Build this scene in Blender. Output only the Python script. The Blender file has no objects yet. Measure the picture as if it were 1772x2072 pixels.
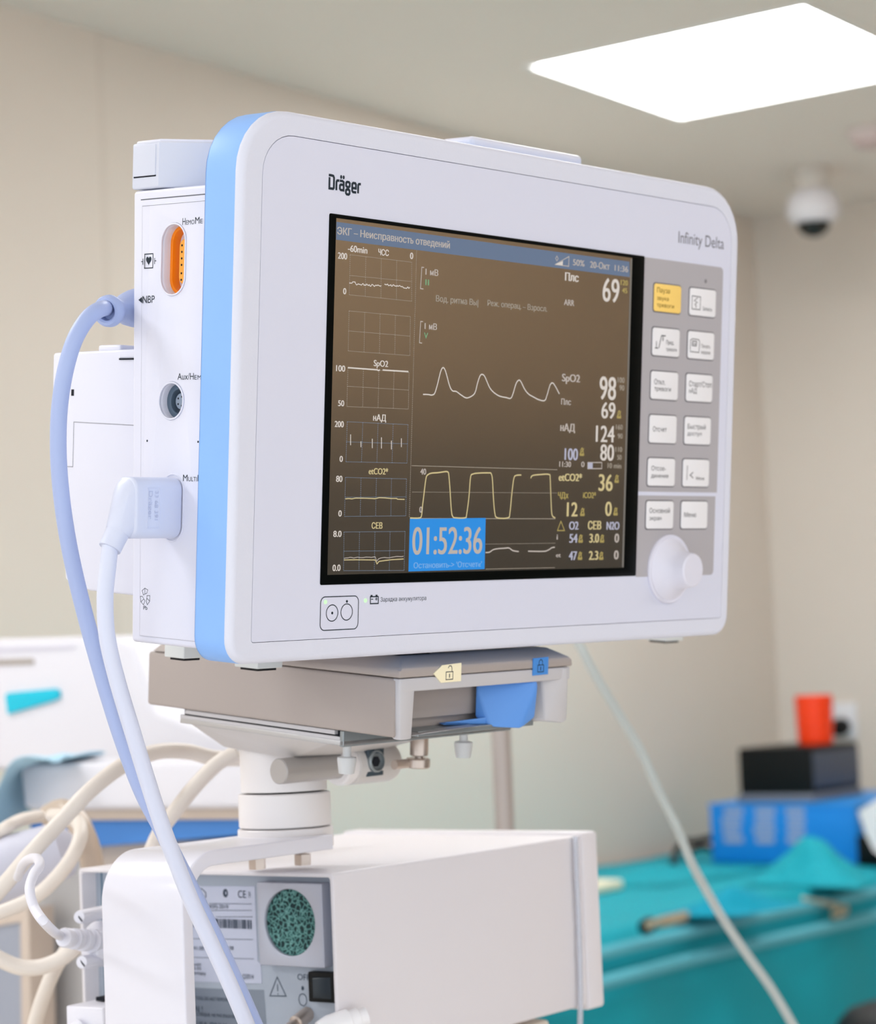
import bpy, math, random
from mathutils import Vector, Matrix
random.seed(7)
SC = bpy.context.scene
COL = SC.collection
PI = math.pi

# ---------------------------------------------------------------- camera
CAM_LOC = Vector((0.0, 0.0, 1.40))
cam_data = bpy.data.cameras.new('camera')
cam = bpy.data.objects.new('camera', cam_data)
COL.objects.link(cam)
cam_data.sensor_fit = 'HORIZONTAL'
cam_data.sensor_width = 36.0
cam_data.lens = 95.443
cam_data.clip_start = 0.02
cam_data.dof.use_dof = True
cam_data.dof.focus_distance = 1.015
cam_data.dof.aperture_fstop = 15.0
cam.matrix_world = Matrix.Translation(CAM_LOC) @ Matrix([[0.579152, -0.0324871, -0.814572], [-0.814173, -0.0736543, -0.575931], [-0.0412864, 0.996755, -0.0691072]]).to_4x4()
SC.camera = cam

# ---------------------------------------------------------------- world and exposure
SC.view_settings.view_transform = 'Standard'
SC.view_settings.look = 'None'
SC.view_settings.gamma = 1.0
SC.view_settings.use_curve_mapping = False
SC.view_settings.exposure = 0.0
world = bpy.data.worlds.new('world')
SC.world = world
world.use_nodes = True
bg = world.node_tree.nodes['Background']
bg.inputs[0].default_value = (0.90, 0.95, 1.0, 1)
bg.inputs[1].default_value = 1.75
SC.cycles.use_denoising = True
SC.cycles.max_bounces = 8
PANEL_POWER = 16.0          # emission of the ceiling panels
PANEL_TINT = (0.97, 0.985, 1.0, 1)
PANELS = [(3.976, 2.06), (2.3, 1.2), (1.9, -1.7), (3.1, -1.7), (-1.1, 1.9), (0.6, 1.9)]
CEIL = 2.55

# ---------------------------------------------------------------- materials
def lin(c):
    c = c / 255.0
    return c / 12.92 if c <= 0.04045 else ((c + 0.055) / 1.055) ** 2.4
def col(rgb):
    return (lin(rgb[0]), lin(rgb[1]), lin(rgb[2]), 1.0)
MATS = {}
def MAT(name, rgb, rough=0.45, metal=0.0, spec=0.5, bump=None, trans=0.0, ior=1.45, vary=0.0, coat=0.0):
    if name in MATS: return MATS[name]
    m = bpy.data.materials.new(name); m.use_nodes = True
    nt = m.node_tree; b = nt.nodes['Principled BSDF']
    b.inputs['Base Color'].default_value = col(rgb)
    b.inputs['Roughness'].default_value = rough
    b.inputs['Metallic'].default_value = metal
    b.inputs['Specular IOR Level'].default_value = spec
    b.inputs['Transmission Weight'].default_value = trans
    b.inputs['IOR'].default_value = ior
    b.inputs['Coat Weight'].default_value = coat
    tc = nt.nodes.new('ShaderNodeTexCoord')
    if bump:
        n = nt.nodes.new('ShaderNodeTexNoise'); n.inputs['Scale'].default_value = bump[0]; n.inputs['Detail'].default_value = 3
        bp = nt.nodes.new('ShaderNodeBump'); bp.inputs['Strength'].default_value = bump[1]; bp.inputs['Distance'].default_value = bump[2]
        nt.links.new(tc.outputs['Object'], n.inputs['Vector']); nt.links.new(n.outputs['Fac'], bp.inputs['Height'])
        nt.links.new(bp.outputs['Normal'], b.inputs['Normal'])
    if vary:
        n = nt.nodes.new('ShaderNodeTexNoise'); n.inputs['Scale'].default_value = 3.0; n.inputs['Detail'].default_value = 4
        mx = nt.nodes.new('ShaderNodeMixRGB'); mx.inputs[1].default_value = col(rgb)
        mx.inputs[2].default_value = col([c * (1 - vary) for c in rgb])
        nt.links.new(tc.outputs['Object'], n.inputs['Vector']); nt.links.new(n.outputs['Fac'], mx.inputs[0])
        nt.links.new(mx.outputs[0], b.inputs['Base Color'])
    MATS[name] = m
    return m
def GLOW(name, rgb, strength=1.0, rough=0.3, spec=0.3):
    if name in MATS: return MATS[name]
    m = bpy.data.materials.new(name); m.use_nodes = True
    b = m.node_tree.nodes['Principled BSDF']
    b.inputs['Base Color'].default_value = (0.004, 0.004, 0.004, 1)
    b.inputs['Roughness'].default_value = rough
    b.inputs['Specular IOR Level'].default_value = spec
    b.inputs['Emission Color'].default_value = col(rgb)
    b.inputs['Emission Strength'].default_value = strength
    MATS[name] = m
    return m

WHITE = MAT('white plastic', (224, 226, 240), 0.38, spec=0.4)
PANELW = MAT('satin white front', (216, 219, 236), 0.42, spec=0.4)
TEXW = MAT('grained white plastic', (218, 221, 235), 0.5, spec=0.35, bump=(900.0, 0.35, 0.0003))
SKY = MAT('light blue trim', (140, 186, 248), 0.42, spec=0.4)
COOLG = MAT('cool grey plastic', (208, 213, 228), 0.45)
DARK = MAT('dark ink', (38, 48, 58), 0.6, spec=0.2)
GAP = MAT('dark gap', (40, 42, 48), 0.8, spec=0.1)
GREYP = MAT('grey keypad', (176, 173, 178), 0.5, spec=0.3)
KEYW = MAT('white key', (236, 236, 240), 0.45)
KEYY = MAT('yellow key', (252, 214, 118), 0.45)
KEYEDGE = MAT('key outline', (120, 118, 122), 0.6, spec=0.2)
BLACKG = MAT('black glass frame', (5, 8, 8), 0.4, spec=0.05)
ORANGE = MAT('orange socket', (255, 140, 0), 0.4)
ORANGEL = MAT('orange pin block', (255, 176, 70), 0.45)
SLATE = MAT('slate socket', (88, 106, 124), 0.4)
SLATEL = MAT('slate pin face', (150, 164, 182), 0.45)
DOCK = MAT('warm grey plastic', (170, 160, 155), 0.5, bump=(700.0, 0.15, 0.0002))
DOCKL = MAT('light grey plastic', (196, 194, 197), 0.45)
LEVER = MAT('blue lever', (92, 150, 226), 0.42)
CREAMTAG = MAT('cream tag', (250, 240, 205), 0.6)
BLUETAG = MAT('blue tag', (70, 140, 215), 0.6)
METAL = MAT('brushed metal', (190, 192, 196), 0.35, metal=0.85)
STEEL = MAT('dark steel', (146, 154, 158), 0.35, metal=0.5)
COPPER = MAT('nickel bronze', (196, 182, 172), 0.32, metal=0.7)
CLEARP = MAT('milky plastic', (226, 228, 230), 0.4, trans=0.25)
MOUNT = MAT('painted mount grey', (206, 202, 200), 0.45)
MOUNTW = MAT('painted mount white', (232, 228, 228), 0.42)
ENAMEL = MAT('white enamel', (226, 226, 236), 0.3, coat=0.3)
CASEW = MAT('warm white case', (223, 220, 225), 0.45, bump=(500.0, 0.06, 0.0002))
BACKP = MAT('slate rear panel', (172, 182, 196), 0.5)
TAGW = MAT('silver label', (196, 202, 222), 0.5)
BLK = MAT('black plastic', (7, 10, 12), 0.45, spec=0.25)
HOSE = MAT('lavender blue rubber', (168, 184, 226), 0.45)
CABLEW = MAT('white cable jacket', (212, 218, 238), 0.42)
CREAMC = MAT('cream cable jacket', (224, 216, 208), 0.45)
DATAW = MAT('white data cable', (226, 226, 236), 0.45)

# ---------------------------------------------------------------- mesh building
TMPC = bpy.data.curves.new('tmp_curve', 'CURVE')
TMPF = bpy.data.curves.new('tmp_font', 'FONT')
OBC = bpy.data.objects.new('tmp_c', TMPC)
OBF = bpy.data.objects.new('tmp_f', TMPF)
def front(n=0.0):                      # monitor front: right = +u, up = +z, out = -n
    return lambda a, b, c: (a, n - c, b)
def side(u=-52.0):                     # monitor left side: right = -n, out = -u
    return lambda a, b, c: (u - c, -a, b)
def facex(X=0.0):                      # a plane facing -X: right = -Y
    return lambda a, b, c: (X - c, -a, b)
def facey(Y=0.0):                      # a plane facing -Y: right = +X
    return lambda a, b, c: (a, Y - c, b)
def top(Z=0.0):
    return lambda a, b, c: (a, b, Z + c)
def ident(x, y, z): return (x, y, z)
# letters drawn as pen strokes (x, y in em), for the ones the built-in font fills badly
PEN = {
 'н': (0.53, [[(.11, 0), (.11, .54)], [(.42, 0), (.42, .54)], [(.11, .28), (.42, .28)]]),
 'ь': (0.48, [[(.11, 0), (.11, .54)], [(.11, .32), (.30, .32), (.39, .27), (.41, .18), (.38, .08), (.29, .04), (.11, .04)]]),
 'ы': (0.67, [[(.11, 0), (.11, .54)], [(.11, .32), (.28, .32), (.36, .27), (.38, .18), (.35, .08), (.27, .04), (.11, .04)], [(.56, 0), (.56, .54)]]),
 'е': (0.51, [[(.09, .29), (.43, .29), (.42, .40), (.35, .48), (.26, .505), (.16, .48), (.09, .38), (.08, .27), (.10, .14), (.17, .06), (.27, .035), (.38, .06), (.43, .12)]]),
 'м': (0.60, [[(.11, 0), (.11, .54)], [(.49, 0), (.49, .54)], [(.12, .52), (.30, .08), (.48, .52)]]),
 'э': (0.49, [[(.07, .44), (.14, .495), (.24, .505), (.34, .46), (.40, .36), (.41, .26), (.39, .15), (.33, .07), (.24, .035), (.13, .05), (.06, .11)], [(.16, .275), (.41, .275)]]),
 'ю': (0.72, [[(.11, 0), (.11, .54)], [(.11, .28), (.26, .28)], [(.45 + .19 * math.cos(i * PI / 9), .27 + .235 * math.sin(i * PI / 9)) for i in range(19)]]),
 'я': (0.48, [[(.38, 0), (.38, .54)], [(.38, .505), (.20, .505), (.12, .46), (.10, .38), (.13, .29), (.21, .25), (.38, .25)], [(.23, .25), (.09, 0)]]),
 'Ч': (0.57, [[(.46, 0), (.46, .735)], [(.10, .735), (.10, .45), (.14, .36), (.24, .33), (.46, .35)]]),
}
GLYPHS = {}
def font_mesh(body):
    TMPF.body = body
    me = bpy.data.meshes.new_from_object(OBF)
    vs = [(v.co.x, v.co.y) for v in me.vertices]; fs = [list(p.vertices) for p in me.polygons]
    bpy.data.meshes.remove(me)
    return vs, fs
def glyph(ch):
    if ch in GLYPHS: return GLYPHS[ch]
    if ch in PEN:
        m = MB()
        for st in PEN[ch][1]: m.stroke(st, lambda a, b, c: (a, b, c), 0.078, 0, None)
        g = ([v[:2] for v in m.v], m.f, PEN[ch][0])
    else:
        tail = max(v[0] for v in font_mesh('I')[0])
        adv = max(v[0] for v in font_mesh(ch + 'I')[0]) - tail
        g = ([], [], adv) if ch == ' ' else font_mesh(ch) + (adv,)
    GLYPHS[ch] = g
    return g
class MB:
    def __init__(s): s.v = []; s.f = []; s.m = []; s.sm = []; s.mats = []
    def mi(s, mat):
        if mat not in s.mats: s.mats.append(mat)
        return s.mats.index(mat)
    def add(s, vs, fs, mat, smooth=True):
        o = len(s.v); k = s.mi(mat)
        s.v += [tuple(p) for p in vs]
        for f in fs: s.f.append([i + o for i in f]); s.m.append(k); s.sm.append(smooth)
        return s
    def addmesh(s, me, fn, mat, smooth=True):
        s.add([fn(*v.co) for v in me.vertices], [list(p.vertices) for p in me.polygons], mat, smooth)
        bpy.data.meshes.remove(me)
        return s
    def flat(s, polys, fn, c0, c1, mat, bevel=0.0, res=2):      # plate with holes, from c0 to c1 out of the face
        TMPC.splines.clear(); TMPC.dimensions = '2D'; TMPC.fill_mode = 'BOTH'
        TMPC.extrude = max((c1 - c0) / 2 - bevel, 0.0); TMPC.bevel_depth = bevel; TMPC.bevel_resolution = res; TMPC.offset = -bevel
        for poly in polys:
            sp = TMPC.splines.new('POLY'); sp.points.add(len(poly) - 1)
            for p, q in zip(sp.points, poly): p.co = (q[0], q[1], 0, 1)
            sp.use_cyclic_u = True
        me = bpy.data.meshes.new_from_object(OBC)
        mid = (c0 + c1) / 2
        return s.addmesh(me, lambda x, y, z: fn(x, y, z + mid), mat)
    def text(s, body, fn, a, b, w, h, c, mat, bold=0.0):
        if bold:
            for k in (-1, 1): s.text(body, fn, a + bold * k, b, w, h, c + 0.004 * k, mat)
        x = 0.0; parts = []
        for ch in body:
            vs, fs, adv = glyph(ch)
            parts.append((x, vs, fs)); x += adv
        xs = [px + v[0] for px, vs, fs in parts for v in vs]
        x0, x1 = min(xs), max(xs)
        kx = w / max(x1 - x0, 1e-6); ky = h / 0.70
        for px, vs, fs in parts:
            s.add([fn(a + (px + v[0] - x0) * kx, b + v[1] * ky, c) for v in vs], fs, mat, False)
        return s
    def stroke(s, pts, fn, w, c, mat, closed=False):            # flat ribbon along a polyline
        pts = [Vector((p[0], p[1])) for p in pts]
        if closed: pts = pts + [pts[0]]
        n = len(pts); vs = []
        for i, p in enumerate(pts):
            if closed and i in (0, n - 1): d1 = (pts[n - 1] - pts[n - 2]); d2 = (pts[1] - pts[0])
            else:
                d1 = pts[i] - pts[i - 1] if i else pts[1] - pts[0]
                d2 = pts[i + 1] - pts[i] if i < n - 1 else d1
            d1 = d1.normalized(); d2 = d2.normalized()
            t = d1 + d2
            t = t.normalized() if t.length > 1e-6 else d1
            k = min(1.0 / max(abs(t.dot(d1)), 0.4), 2.0)
            nn = Vector((-t.y, t.x)) * (w / 2 * k)
            vs += [fn(p.x + nn.x, p.y + nn.y, c), fn(p.x - nn.x, p.y - nn.y, c)]
        return s.add(vs, [(2 * i, 2 * i + 1, 2 * i + 3, 2 * i + 2) for i in range(n - 1)], mat, False)
    def dots(s, p, q, fn, w, pitch, c, mat):
        p = Vector(p); q = Vector(q); L = (q - p).length; d = (q - p) / max(L, 1e-9); k = 0.0
        while k < L:
            e = min(k + pitch * 0.55, L)
            s.stroke([p + d * k, p + d * e], fn, w, c, mat); k += pitch
        return s
    def quad(s, pts, fn, c, mat): return s.add([fn(p[0], p[1], c) for p in pts], [tuple(range(len(pts)))], mat, False)
    def box(s, x0, x1, y0, y1, z0, z1, mat, bevel=0.0, seg=3, fn=ident):
        import bmesh
        bm = bmesh.new(); bmesh.ops.create_cube(bm, size=1.0)
        for v in bm.verts:
            v.co = ((x0 + x1) / 2 + v.co.x * (x1 - x0), (y0 + y1) / 2 + v.co.y * (y1 - y0), (z0 + z1) / 2 + v.co.z * (z1 - z0))
        if bevel: bmesh.ops.bevel(bm, geom=bm.edges[:], offset=bevel, segments=seg, profile=0.5, affect='EDGES')
        me = bpy.data.meshes.new('t'); bm.to_mesh(me); bm.free()
        return s.addmesh(me, fn, mat)
    def hull(s, pts, mat, bevel=0.0, seg=2):
        import bmesh
        bm = bmesh.new()
        for p in pts: bm.verts.new(p)
        r = bmesh.ops.convex_hull(bm, input=bm.verts[:])
        bmesh.ops.dissolve_limit(bm, angle_limit=0.02, verts=bm.verts[:], edges=bm.edges[:])
        if bevel: bmesh.ops.bevel(bm, geom=bm.edges[:], offset=bevel, segments=seg, profile=0.5, affect='EDGES')
        me = bpy.data.meshes.new('t'); bm.to_mesh(me); bm.free()
        return s.addmesh(me, ident, mat)
    def lathe(s, prof, origin, axis, mat, seg=48, cap=True):     # prof: (radius, distance along axis)
        ax = Vector(axis).normalized(); o = Vector(origin)
        t = Vector((0, 0, 1)) if abs(ax.z) < 0.9 else Vector((1, 0, 0))
        e1 = ax.cross(t).normalized(); e2 = ax.cross(e1)
        vs = []; fs = []
        for r, d in prof:
            for k in range(seg):
                a = 2 * PI * k / seg
                vs.append(o + ax * d + (e1 * math.cos(a) + e2 * math.sin(a)) * r)
        for i in range(len(prof) - 1):
            for k in range(seg):
                j = (k + 1) % seg
                fs.append((i * seg + k, i * seg + j, (i + 1) * seg + j, (i + 1) * seg + k))
        if cap:
            fs.append(tuple(range(seg - 1, -1, -1))); fs.append(tuple((len(prof) - 1) * seg + k for k in range(seg)))
        return s.add(vs, fs, mat)
    def tube(s, pts, r, mat, seg=16, sub=8, flat=None):          # smooth tube through points; r may be one radius per point
        P = [Vector(p) for p in pts]; n = len(P)
        R = list(r) if isinstance(r, (list, tuple)) else [r] * n
        C = []; RR = []
        for i in range(n - 1):
            p0 = P[i - 1] if i else P[0] * 2 - P[1]; p1 = P[i]; p2 = P[i + 1]; p3 = P[i + 2] if i + 2 < n else P[-1] * 2 - P[-2]
            for k in range(sub):
                t = k / sub
                C.append(0.5 * ((2 * p1) + (p2 - p0) * t + (2 * p0 - 5 * p1 + 4 * p2 - p3) * t * t + (3 * p1 - p0 - 3 * p2 + p3) * t ** 3))
                RR.append(R[i] * (1 - t) + R[i + 1] * t)
        C.append(P[-1]); RR.append(R[-1])
        T = [(C[min(i + 1, len(C) - 1)] - C[max(i - 1, 0)]).normalized() for i in range(len(C))]
        e = T[0].orthogonal().normalized(); vs = []
        for i, c in enumerate(C):
            e = (e - T[i] * e.dot(T[i])).normalized(); g = T[i].cross(e)
            for k in range(seg):
                a = 2 * PI * k / seg
                vs.append(c + (e * math.cos(a) + g * math.sin(a)) * RR[i])
        fs = []
        for i in range(len(C) - 1):
            for k in range(seg):
                j = (k + 1) % seg
                fs.append((i * seg + k, i * seg + j, (i + 1) * seg + j, (i + 1) * seg + k))
        fs.append(tuple(range(seg - 1, -1, -1))); fs.append(tuple((len(C) - 1) * seg + k for k in range(seg)))
        return s.add(vs, fs, mat)
    def build(s, name, parent=None, scale=1.0, off=(0, 0, 0), sharp=35.0):
        me = bpy.data.meshes.new(name)
        me.from_pydata([((v[0] - off[0]) * scale, (v[1] - off[1]) * scale, (v[2] - off[2]) * scale) for v in s.v], [], s.f)
        for m in s.mats: me.materials.append(m)
        me.polygons.foreach_set('material_index', s.m)
        me.polygons.foreach_set('use_smooth', s.sm)
        me.validate()
        import bmesh
        bm = bmesh.new(); bm.from_mesh(me)
        bmesh.ops.remove_doubles(bm, verts=bm.verts, dist=1e-7)
        bmesh.ops.recalc_face_normals(bm, faces=bm.faces)
        bm.to_mesh(me); bm.free()
        me.set_sharp_from_angle(angle=math.radians(sharp))
        o = bpy.data.objects.new(name, me); COL.objects.link(o)
        if parent: o.parent = parent
        return o
def tag(o, label, cat, group=None):
    o['label'] = label; o['category'] = cat
    if group: o['group'] = group
    return o
def thing(name, label, cat, loc=(0, 0, 0), rot=None, group=None):
    o = bpy.data.objects.new(name, None); COL.objects.link(o)
    o.empty_display_size = 0.02
    m = Matrix.Translation(Vector(loc))
    o.matrix_world = m @ rot.to_4x4() if rot else m
    return tag(o, label, cat, group)
def struct(o):
    o['kind'] = 'structure'; return o
def rrect(x0, x1, y0, y1, r, k=8):
    rs = r if isinstance(r, (list, tuple)) else [r] * 4         # bottom-left, bottom-right, top-right, top-left
    out = []
    for (cx, cy, a0, rr) in ((x0, y0, PI, rs[0]), (x1, y0, 1.5 * PI, rs[1]), (x1, y1, 0, rs[2]), (x0, y1, 0.5 * PI, rs[3])):
        ox = cx + rr if cx == x0 else cx - rr; oy = cy + rr if cy == y0 else cy - rr
        if rr <= 0: out.append((cx, cy)); continue
        for i in range(k + 1):
            a = a0 + 0.5 * PI * i / k
            out.append((ox + rr * math.cos(a), oy + rr * math.sin(a)))
    return out
def circ(x, y, r, k=32, ry=None):
    return [(x + r * math.cos(2 * PI * i / k), y + (ry or r) * math.sin(2 * PI * i / k)) for i in range(k)]
def smooth(pts, sub=5):
    P = [Vector((p[0], p[1], 0)) for p in pts]; n = len(P); out = []
    for i in range(n - 1):
        p0 = P[max(i - 1, 0)]; p1 = P[i]; p2 = P[i + 1]; p3 = P[min(i + 2, n - 1)]
        for k in range(sub):
            t = k / sub
            q = 0.5 * ((2 * p1) + (p2 - p0) * t + (2 * p0 - 5 * p1 + 4 * p2 - p3) * t * t + (3 * p1 - p0 - 3 * p2 + p3) * t ** 3)
            out.append((q.x, q.y))
    return out + [(P[-1].x, P[-1].y)]

# ================================================================ the room
WX_, WY_ = 5.42, 2.78            # right wall (plane X) and left wall (plane Y)
X0, Y0 = -2.6, -2.6
WALL = MAT('beige wall paint', (230, 220, 209), 0.7, spec=0.2, bump=(40.0, 0.05, 0.001), vary=0.03)
CEILM = MAT('matt ceiling paint', (236, 228, 219), 0.8, spec=0.15)
FLOORM = MAT('light vinyl floor', (224, 216, 208), 0.4, vary=0.08)
struct(MB().box(X0, WX_ + 0.1, Y0, WY_ + 0.1, -0.1, 0.0, FLOORM).build('floor'))
wl = MB().box(X0, WX_ + 0.1, WY_, WY_ + 0.1, 0, CEIL, WALL)
struct(wl.build('wall_left'))
struct(MB().box(WX_, WX_ + 0.1, Y0, WY_, 0, CEIL, WALL).build('wall_right'))
# ceiling with cut-outs for the recessed panels
cuts = [[(x - 0.3, y - 0.3), (x + 0.3, y - 0.3), (x + 0.3, y + 0.3), (x - 0.3, y + 0.3)] for x, y in PANELS]
struct(MB().flat([[(X0, Y0), (WX_ + 0.1, Y0), (WX_ + 0.1, WY_ + 0.1), (X0, WY_ + 0.1)]] + cuts, top(CEIL), 0.0, 0.06, CEILM).build('ceiling'))
BASEM = MAT('grey skirting', (150, 146, 140), 0.5)
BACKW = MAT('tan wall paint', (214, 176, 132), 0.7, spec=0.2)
struct(MB().box(1.3, WX_ + 0.1, Y0 - 0.1, Y0, 0, CEIL, BACKW).build('wall_back'))  # unseen wall added for the screen's reflection and to dim the monitor front
struct(MB().box(X0, WX_, WY_ - 0.015, WY_, 0, 0.1, BASEM).build('baseboard_left'))
struct(MB().box(WX_ - 0.015, WX_, Y0, WY_ - 0.015, 0, 0.1, BASEM).build('baseboard_right'))
# seams of the wall panels
SEAM = MAT('wall seam', (222, 212, 201), 0.7, spec=0.1)
for i, (x, y, w, d) in enumerate([(2.95897, 2.78, 0.012, 0)]):
    struct(MB().box(x - w / 2, x + w / 2, WY_ - 0.001, WY_ + 0.001, 0.1, CEIL, SEAM).build('trim_%d' % (i + 1)))
# unseen dark strip on the added wall, put in for the screen to reflect
REFLDARK = MAT('added reflection brown', (44, 38, 34), 0.5, vary=0.15)
struct(MB().box(1.3, WX_, Y0, Y0 + 0.03, 0.0, 1.32, REFLDARK).build('trim_2'))

LAMP = bpy.data.materials.new('lit diffuser'); LAMP.use_nodes = True
_nt = LAMP.node_tree; _nt.nodes.remove(_nt.nodes['Principled BSDF'])
_e = _nt.nodes.new('ShaderNodeEmission'); _e.inputs[0].default_value = PANEL_TINT; _e.inputs[1].default_value = PANEL_POWER
_nt.links.new(_e.outputs[0], _nt.nodes['Material Output'].inputs[0])
FRAMEW = MAT('white light frame', (238, 238, 236), 0.5)
def panel(x, y, label, i):
    t = thing('ceiling_light', label, 'light', (x, y, CEIL), None, 'square light panels set in the ceiling')
    fr = MB().flat([[(-0.3, -0.3), (0.3, -0.3), (0.3, 0.3), (-0.3, 0.3)], [(-0.288, -0.288), (0.288, -0.288), (0.288, 0.288), (-0.288, 0.288)]], top(0), -0.004, 0.03, FRAMEW)
    fr.build('frame', t)
    MB().box(-0.289, 0.289, -0.289, 0.289, 0.004, 0.012, LAMP).build('diffuser', t)
    return t
first = panel(*PANELS[0], 'lit square light panel in the ceiling above the right side of the monitor', 0)
for k, (x, y) in enumerate(PANELS[1:]):  # these panels are out of view, added to light the room
    c = first.copy(); COL.objects.link(c); c.location = (x, y, CEIL)
    c['label'] = ['unseen ceiling panel added for light above the white cart', 'unseen ceiling panel added for light over the front of the monitor', 'unseen ceiling panel added for light far along the right wall',
                  'unseen ceiling panel added for light to the left of the camera', 'unseen ceiling panel added for light behind the camera'][k]
    for ch in list(first.children):
        d = ch.copy(); COL.objects.link(d); d.parent = c

# ================================================================ the patient monitor (local frame in mm: u right, n back, z up)
MROT = Matrix([[0.991815, 0.122999, -0.0342673], [-0.126002, 0.986257, -0.106867], [0.0206518, 0.11031, 0.993683]])
MORG = Vector([0.7987, 0.612115, 1.60019])
MM = 0.001
def mworld(p): return MORG + MROT @ (Vector(p) * MM)
UL, UR, ZT, ZB = -57.6, 302.8, 43.2, -193.6
mon = thing('patient_monitor', 'large white patient monitor with dark screen and blue edge on the grey docking base', 'medical monitor', MORG, MROT)
def mpart(mb, name, parent=None, **kw): return mb.build(name, parent or mon, MM, **kw)
CR = [11, 11, 28, 28]
FR = front()
INL, INR, INT, INB = -45.39, 295.27, 32.89, -184.47
rim = MB()
out = rrect(UL + 3, UR - 3, ZB + 3, ZT - 3, [8, 8, 25, 25]); 
rim.flat([out, rrect(INL, INR, INB, INT, [1.5, 1.5, 18, 18])], FR, -6.0, 0.0, TEXW)
# rounded outer edge as a swept quarter circle
def sweep_edge(mb, x0, x1, y0, y1, rs, rad, fn, depth, mat, k=7):
    rings = []
    for i in range(k + 1):
        a = 0.5 * PI * i / k
        ins = rad * (1 - math.sin(a)); c = -rad * (1 - math.cos(a))
        rings.append([fn(p[0], p[1], c) for p in rrect(x0 + ins, x1 - ins, y0 + ins, y1 - ins, [r - ins for r in rs])])
    rings.append([fn(p[0], p[1], -depth) for p in rrect(x0, x1, y0, y1, rs)])
    n = len(rings[0]); vs = [p for r in rings for p in r]; fs = []
    for i in range(len(rings) - 1):
        for j in range(n):
            q = (j + 1) % n
            fs.append((i * n + j, i * n + q, (i + 1) * n + q, (i + 1) * n + j))
    return mb.add(vs, fs, mat)
sweep_edge(rim, UL, UR, ZB, ZT, CR, 3.0, FR, 6.0, TEXW)
mpart(rim, 'bezel')
face = MB().flat([rrect(INL + 0.25, INR - 0.25, INB + 0.25, INT - 0.3, [1.3, 1.3, 17.7, 17.7])], FR, -5.0, 0.0, PANELW)
# printing on the front
for body, a, b, w, h in [('Infinity Delta', 248.323, 11.2572, 40.0387, 6.0909)]:
    face.text(body, FR, a, b, w, h, 0.06, MAT('grey ink', (112, 112, 122), 0.6, spec=0.2))
for body, a, b, w, h in [('Зарядка аккумулятора', 33.3653, -168.901, 30.2724, 1.89507)]:
    face.text(body, FR, a, b, w, h, 0.06, DARK)
bx = [(26.7452, -166.512), (31.8419, -166.526), (31.9567, -169.645), (26.8589, -169.619)]
face.stroke(bx, FR, 0.55, 0.06, DARK, True)
for q in [(27.5276, -166.199), (30.7115, -166.188)]: face.flat([rrect(q[0] - 0.6, q[0] + 0.6, q[1] - 0.5, q[1] + 0.5, 0.1)], FR, 0.0, 0.06, DARK)
q = (27.8985, -167.65); face.stroke([(q[0] - 0.7, q[1]), (q[0] + 0.7, q[1])], FR, 0.4, 0.06, DARK)
q = (30.6041, -167.608); face.stroke([(q[0] - 0.7, q[1]), (q[0] + 0.7, q[1])], FR, 0.4, 0.06, DARK); face.stroke([(q[0], q[1] - 0.8), (q[0], q[1] + 0.8)], FR, 0.4, 0.06, DARK)
mpart(face, 'front_panel')
# maker's wordmark, drawn as thick strokes
logo = MB(); LW = 1.1
lx, lz = (-5.99427, 10.6833); lx1, _z = (13.9183, 12.7428)
lw = (lx1 - lx); g = lw / 65.0; hz = 18.82 - 12.2897; zb = 12.2897
def L(x, y): return (lx + x * g, zb + y * hz)
xh = 0.62
def lstroke(pts, sub=0): logo.stroke([L(*p) for p in (smooth(pts, sub) if sub else pts)], FR, LW, 0.08, DARK)
lstroke([(0, .94), (5, .94), (9.2, .92), (10.7, .80), (10.7, .14), (9.2, .06), (1.7, .06), (1.7, .80)])
lstroke([(15.8, 0), (15.8, .56), (17, .65), (21.3, .67)])
lstroke([(22.2, .67), (28, .67), (30.4, .60), (30.4, .06), (24.6, .06), (22.9, .13), (22.9, .35), (24.6, .42), (30.4, .42)])
for x in (25.0, 30.0): logo.flat([circ(*L(x, .93), 0.62, 16, 0.85)], FR, 0.0, 0.08, DARK)
for dy in (0.0, -0.50): logo.stroke([L(x, y + dy) for x, y in ((37, .66), (41, .66), (42.7, .59), (42.7, .40), (41, .33), (37, .33), (35.3, .40), (35.3, .59))], FR, LW, 0.08, DARK, True)
lstroke([(48, .31), (55.4, .31), (55.4, .57), (54, .65), (49.5, .65), (47.8, .57), (47.8, .12), (49.5, .04), (56.2, .04)])
lstroke([(60, 0), (60, .56), (61.3, .63), (65.3, .65)])
mpart(logo, 'maker_logo')
# blue band and rear shells
band = MB()
sweep_edge(band, UL - 0.05, UR + 0.05, ZB - 0.05, ZT + 0.05, CR, 0.4, front(3.2), 19.0, SKY, 3)
band.flat([rrect(UL - 0.05, UR + 0.05, ZB - 0.05, ZT + 0.05, CR)], front(3.2), -19.0, -18.6, SKY)
mpart(band, 'side_trim')
MU0, MU1, MN0, MN1, MZ0, MZ1 = -52.0, 296.0, 20.0, 76.4, -188.6, 11.2
rear = MB()
rear.hull([(u, n, z) for u in (MU0 + 9.0, MU1) for n, z in ((MN0, MZ0), (MN0, MZ1), (MN1, MZ1), (MN1 - 5.8, MZ0))], WHITE, 2.0, 3)
rear.box(-24, 270, MN1 - 3, 98, -175, 5, WHITE, 3)
mpart(rear, 'rear_housing')
SD = side(MU0)
def taper(poly): return [(x + (2.9 * (MZ1 - y) / (MZ1 - MZ0) * 2 if x < -60 else 0), y) for x, y in poly]
def sloop(x0, x1, y0, y1, r, **k): return [(-p[0], p[1]) for p in rrect(x0, x1, y0, y1, r, **k)]
OV = dict(n0=40.3, n1=55.6, z0=-35.4, z1=-5.0)
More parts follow.
